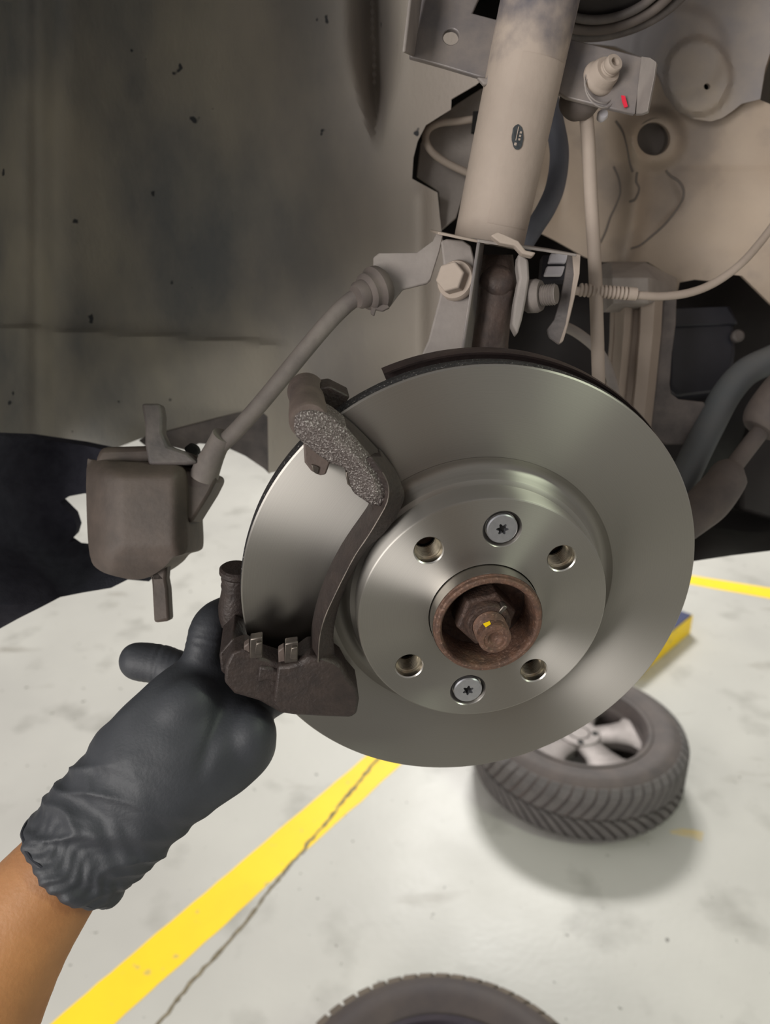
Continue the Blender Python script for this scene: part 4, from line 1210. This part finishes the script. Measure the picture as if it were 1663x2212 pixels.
palm = crom_sects([((60, 1779), (245, 1946), .469, .030), ((72, 1764), (258, 1932), .469, .030), ((116, 1700), (300, 1892), .469, .0285), ((186, 1622), (352, 1846), .468, .027), ((240, 1552), (432, 1772), .467, .027), ((300, 1492), (528, 1706), .472, .028), ((352, 1448), (588, 1645), .480, .028), ((392, 1418), (597, 1585), .489, .025), ((420, 1392), (580, 1520), .497, .020), ((440, 1370), (555, 1465), .503, .014)], 5)
add(loft(palm, 32))


def chain(pts):
    """finger: (px,py,depth,radius_px) smooth tapered chain with round tip"""
    q = crom(pts, 6); path = [P(a, b, d) for a, b, d, r in q]; rad = [r * d / F for a, b, d, r in q]
    # rounded tip
    t = (path[-1] - path[-2]).normalized(); R0 = rad[-1]; e = path[-1].copy()
    for s in (.4, .7, .9, .985):
        path.append(e + t * R0 * s); rad.append(R0 * math.sqrt(1 - s * s))
    return tube(path, rad, 20)


def ball(px, py, d, rx, ry, rz_, rot=0):
    V = []; Fc = []; a, b = 20, 14
    for i in range(b + 1):
        ph_ = math.pi * i / b
        for k in range(a):
            t = 2 * math.pi * k / a
            x, y, z = rx * math.sin(ph_) * math.cos(t), ry * math.sin(ph_) * math.sin(t), rz_ * math.cos(ph_)
            x, y = x * math.cos(rot) - y * math.sin(rot), x * math.sin(rot) + y * math.cos(rot)
            V.append(P(px + x, py + y, d + z))
    for i in range(b):
        for k in range(a): Fc.append((i * a + k, i * a + (k + 1) % a, (i + 1) * a + (k + 1) % a, (i + 1) * a + k))
    return V, Fc


add(chain([(430, 1470, .490, 46), (440, 1400, .490, 42), (456, 1345, .494, 40), (490, 1318, .508, 33), (540, 1300, .524, 30)]))        # index
add(chain([(480, 1470, .505, 44), (530, 1420, .520, 38), (590, 1400, .532, 34), (640, 1410, .536, 30)]))                               # middle
add(chain([(520, 1500, .505, 44), (580, 1470, .522, 36), (640, 1460, .534, 32), (690, 1475, .536, 29)]))                               # ring
add(chain([(545, 1540, .500, 42), (600, 1510, .522, 33), (650, 1505, .532, 28), (690, 1515, .535, 25)]))                               # little
add(chain([(430, 1500, .500, 46), (385, 1452, .508, 44), (340, 1434, .512, 44), (298, 1428, .513, 43)]))                               # thumb
add(ball(370, 1560, .470, 125, 82, .022, -.75))      # thenar mound
add(ball(528, 1605, .478, 68, 92, .024, .35))        # heel of the hand
me2, bm = remeshed(gv, gf, .0015, 26)
# nitrile wrinkles: strong near the cuff, faint across the palm, rings at the finger joints
ca, cb = P(160, 1855, .469), P(470, 1540, .475); wax = (cb - ca).normalized(); wl_ = (cb - ca).length
wperp = wax.cross(FWD).normalized()
jn = [(P(440, 1395, .47), (P(456, 1345, .47) - P(440, 1395, .47)).normalized()), (P(350, 1435, .51), (P(296, 1426, .51) - P(350, 1435, .51)).normalized())]
g0, g1 = P(487, 1510, .455), P(425, 1690, .445); gd = (g1 - g0).normalized(); gl = (g1 - g0).length
for v in bm.verts:
    s = (v.co - ca).dot(wax) / wl_; q = (v.co - ca).dot(wperp)
    cuff = 1.35 * (1 - sstep(.25, .80, s))
    fold = noise.noise(Vector((s * 9 + q * 40, q * 22 - s * 4, 1.0))) + .5 * noise.noise(Vector((s * 17 - q * 50, q * 40, 5.0)))
    ridg = (1 - abs(noise.noise(Vector((s * 6 + q * 30, q * 20 + v.co.y * 16, 3.0))))) ** 4
    dsp = cuff * (.0016 * fold + .0026 * (ridg - .4)) + .0004 * noise.noise(v.co * 60)
    dsp += .0010 * math.sin(q * 900 + 3 * math.sin(s * 30)) * (1 - sstep(.0, .30, s)) * .5
    for c, d in jn:
        t = (v.co - c).dot(d); dist = ((v.co - c) - d * t).length
        if dist < .03: dsp += .0006 * noise.noise(Vector((t * 420, dist * 60, v.co.x * 90))) * math.exp(-(t / .012) ** 2)
    # crease between thumb mound and heel of the hand
    t = (v.co - g0).dot(gd) / gl
    if -.1 < t < 1.1: dsp -= .0028 * math.exp(-(((v.co - g0) - gd * (t * gl)).cross(FWD).length / .0045) ** 2) * sstep(-.1, .2, t) * (1 - sstep(.6, 1.1, t)) * (1 if v.normal.dot(FWD) < 0 else 0)
    # flare of the open cuff
    if s < .10: dsp += .0025 * (1 - sstep(-.05, .10, s))
    v.co += v.normal * dsp
bm.to_mesh(me2); bm.free()
me2.name = 'glove'; me2.materials.clear(); me2.materials.append(M['glove'])
for p in me2.polygons: p.use_smooth = True
glove = bpy.data.objects.new('glove', me2); link(glove, person); glove.matrix_basis = Matrix.Identity(4)
glove['label'] = 'black nitrile glove with wrinkled cuff'
PM[glove.name] = Matrix.Identity(4)
# rolled bead around the cuff opening
a, b = P(70, 1768, .469), P(255, 1935, .469); c = (a + b) / 2; u = (a - b) / 2
bead = []
for k in range(73):
    t = 2 * math.pi * k / 72; wv = .0022 * noise.noise(Vector((math.cos(t) * 3, math.sin(t) * 3, 2)))
    bead.append(c + u * math.cos(t) * 1.01 + FWD * .0305 * math.sin(t) + wax * (wv - .001 + .0020 * math.sin(3 * t)))
V, Fc = tube(bead, .0014, 8, cap=False); mobj('cuff_bead', V, Fc, 'glove_cuff', glove)
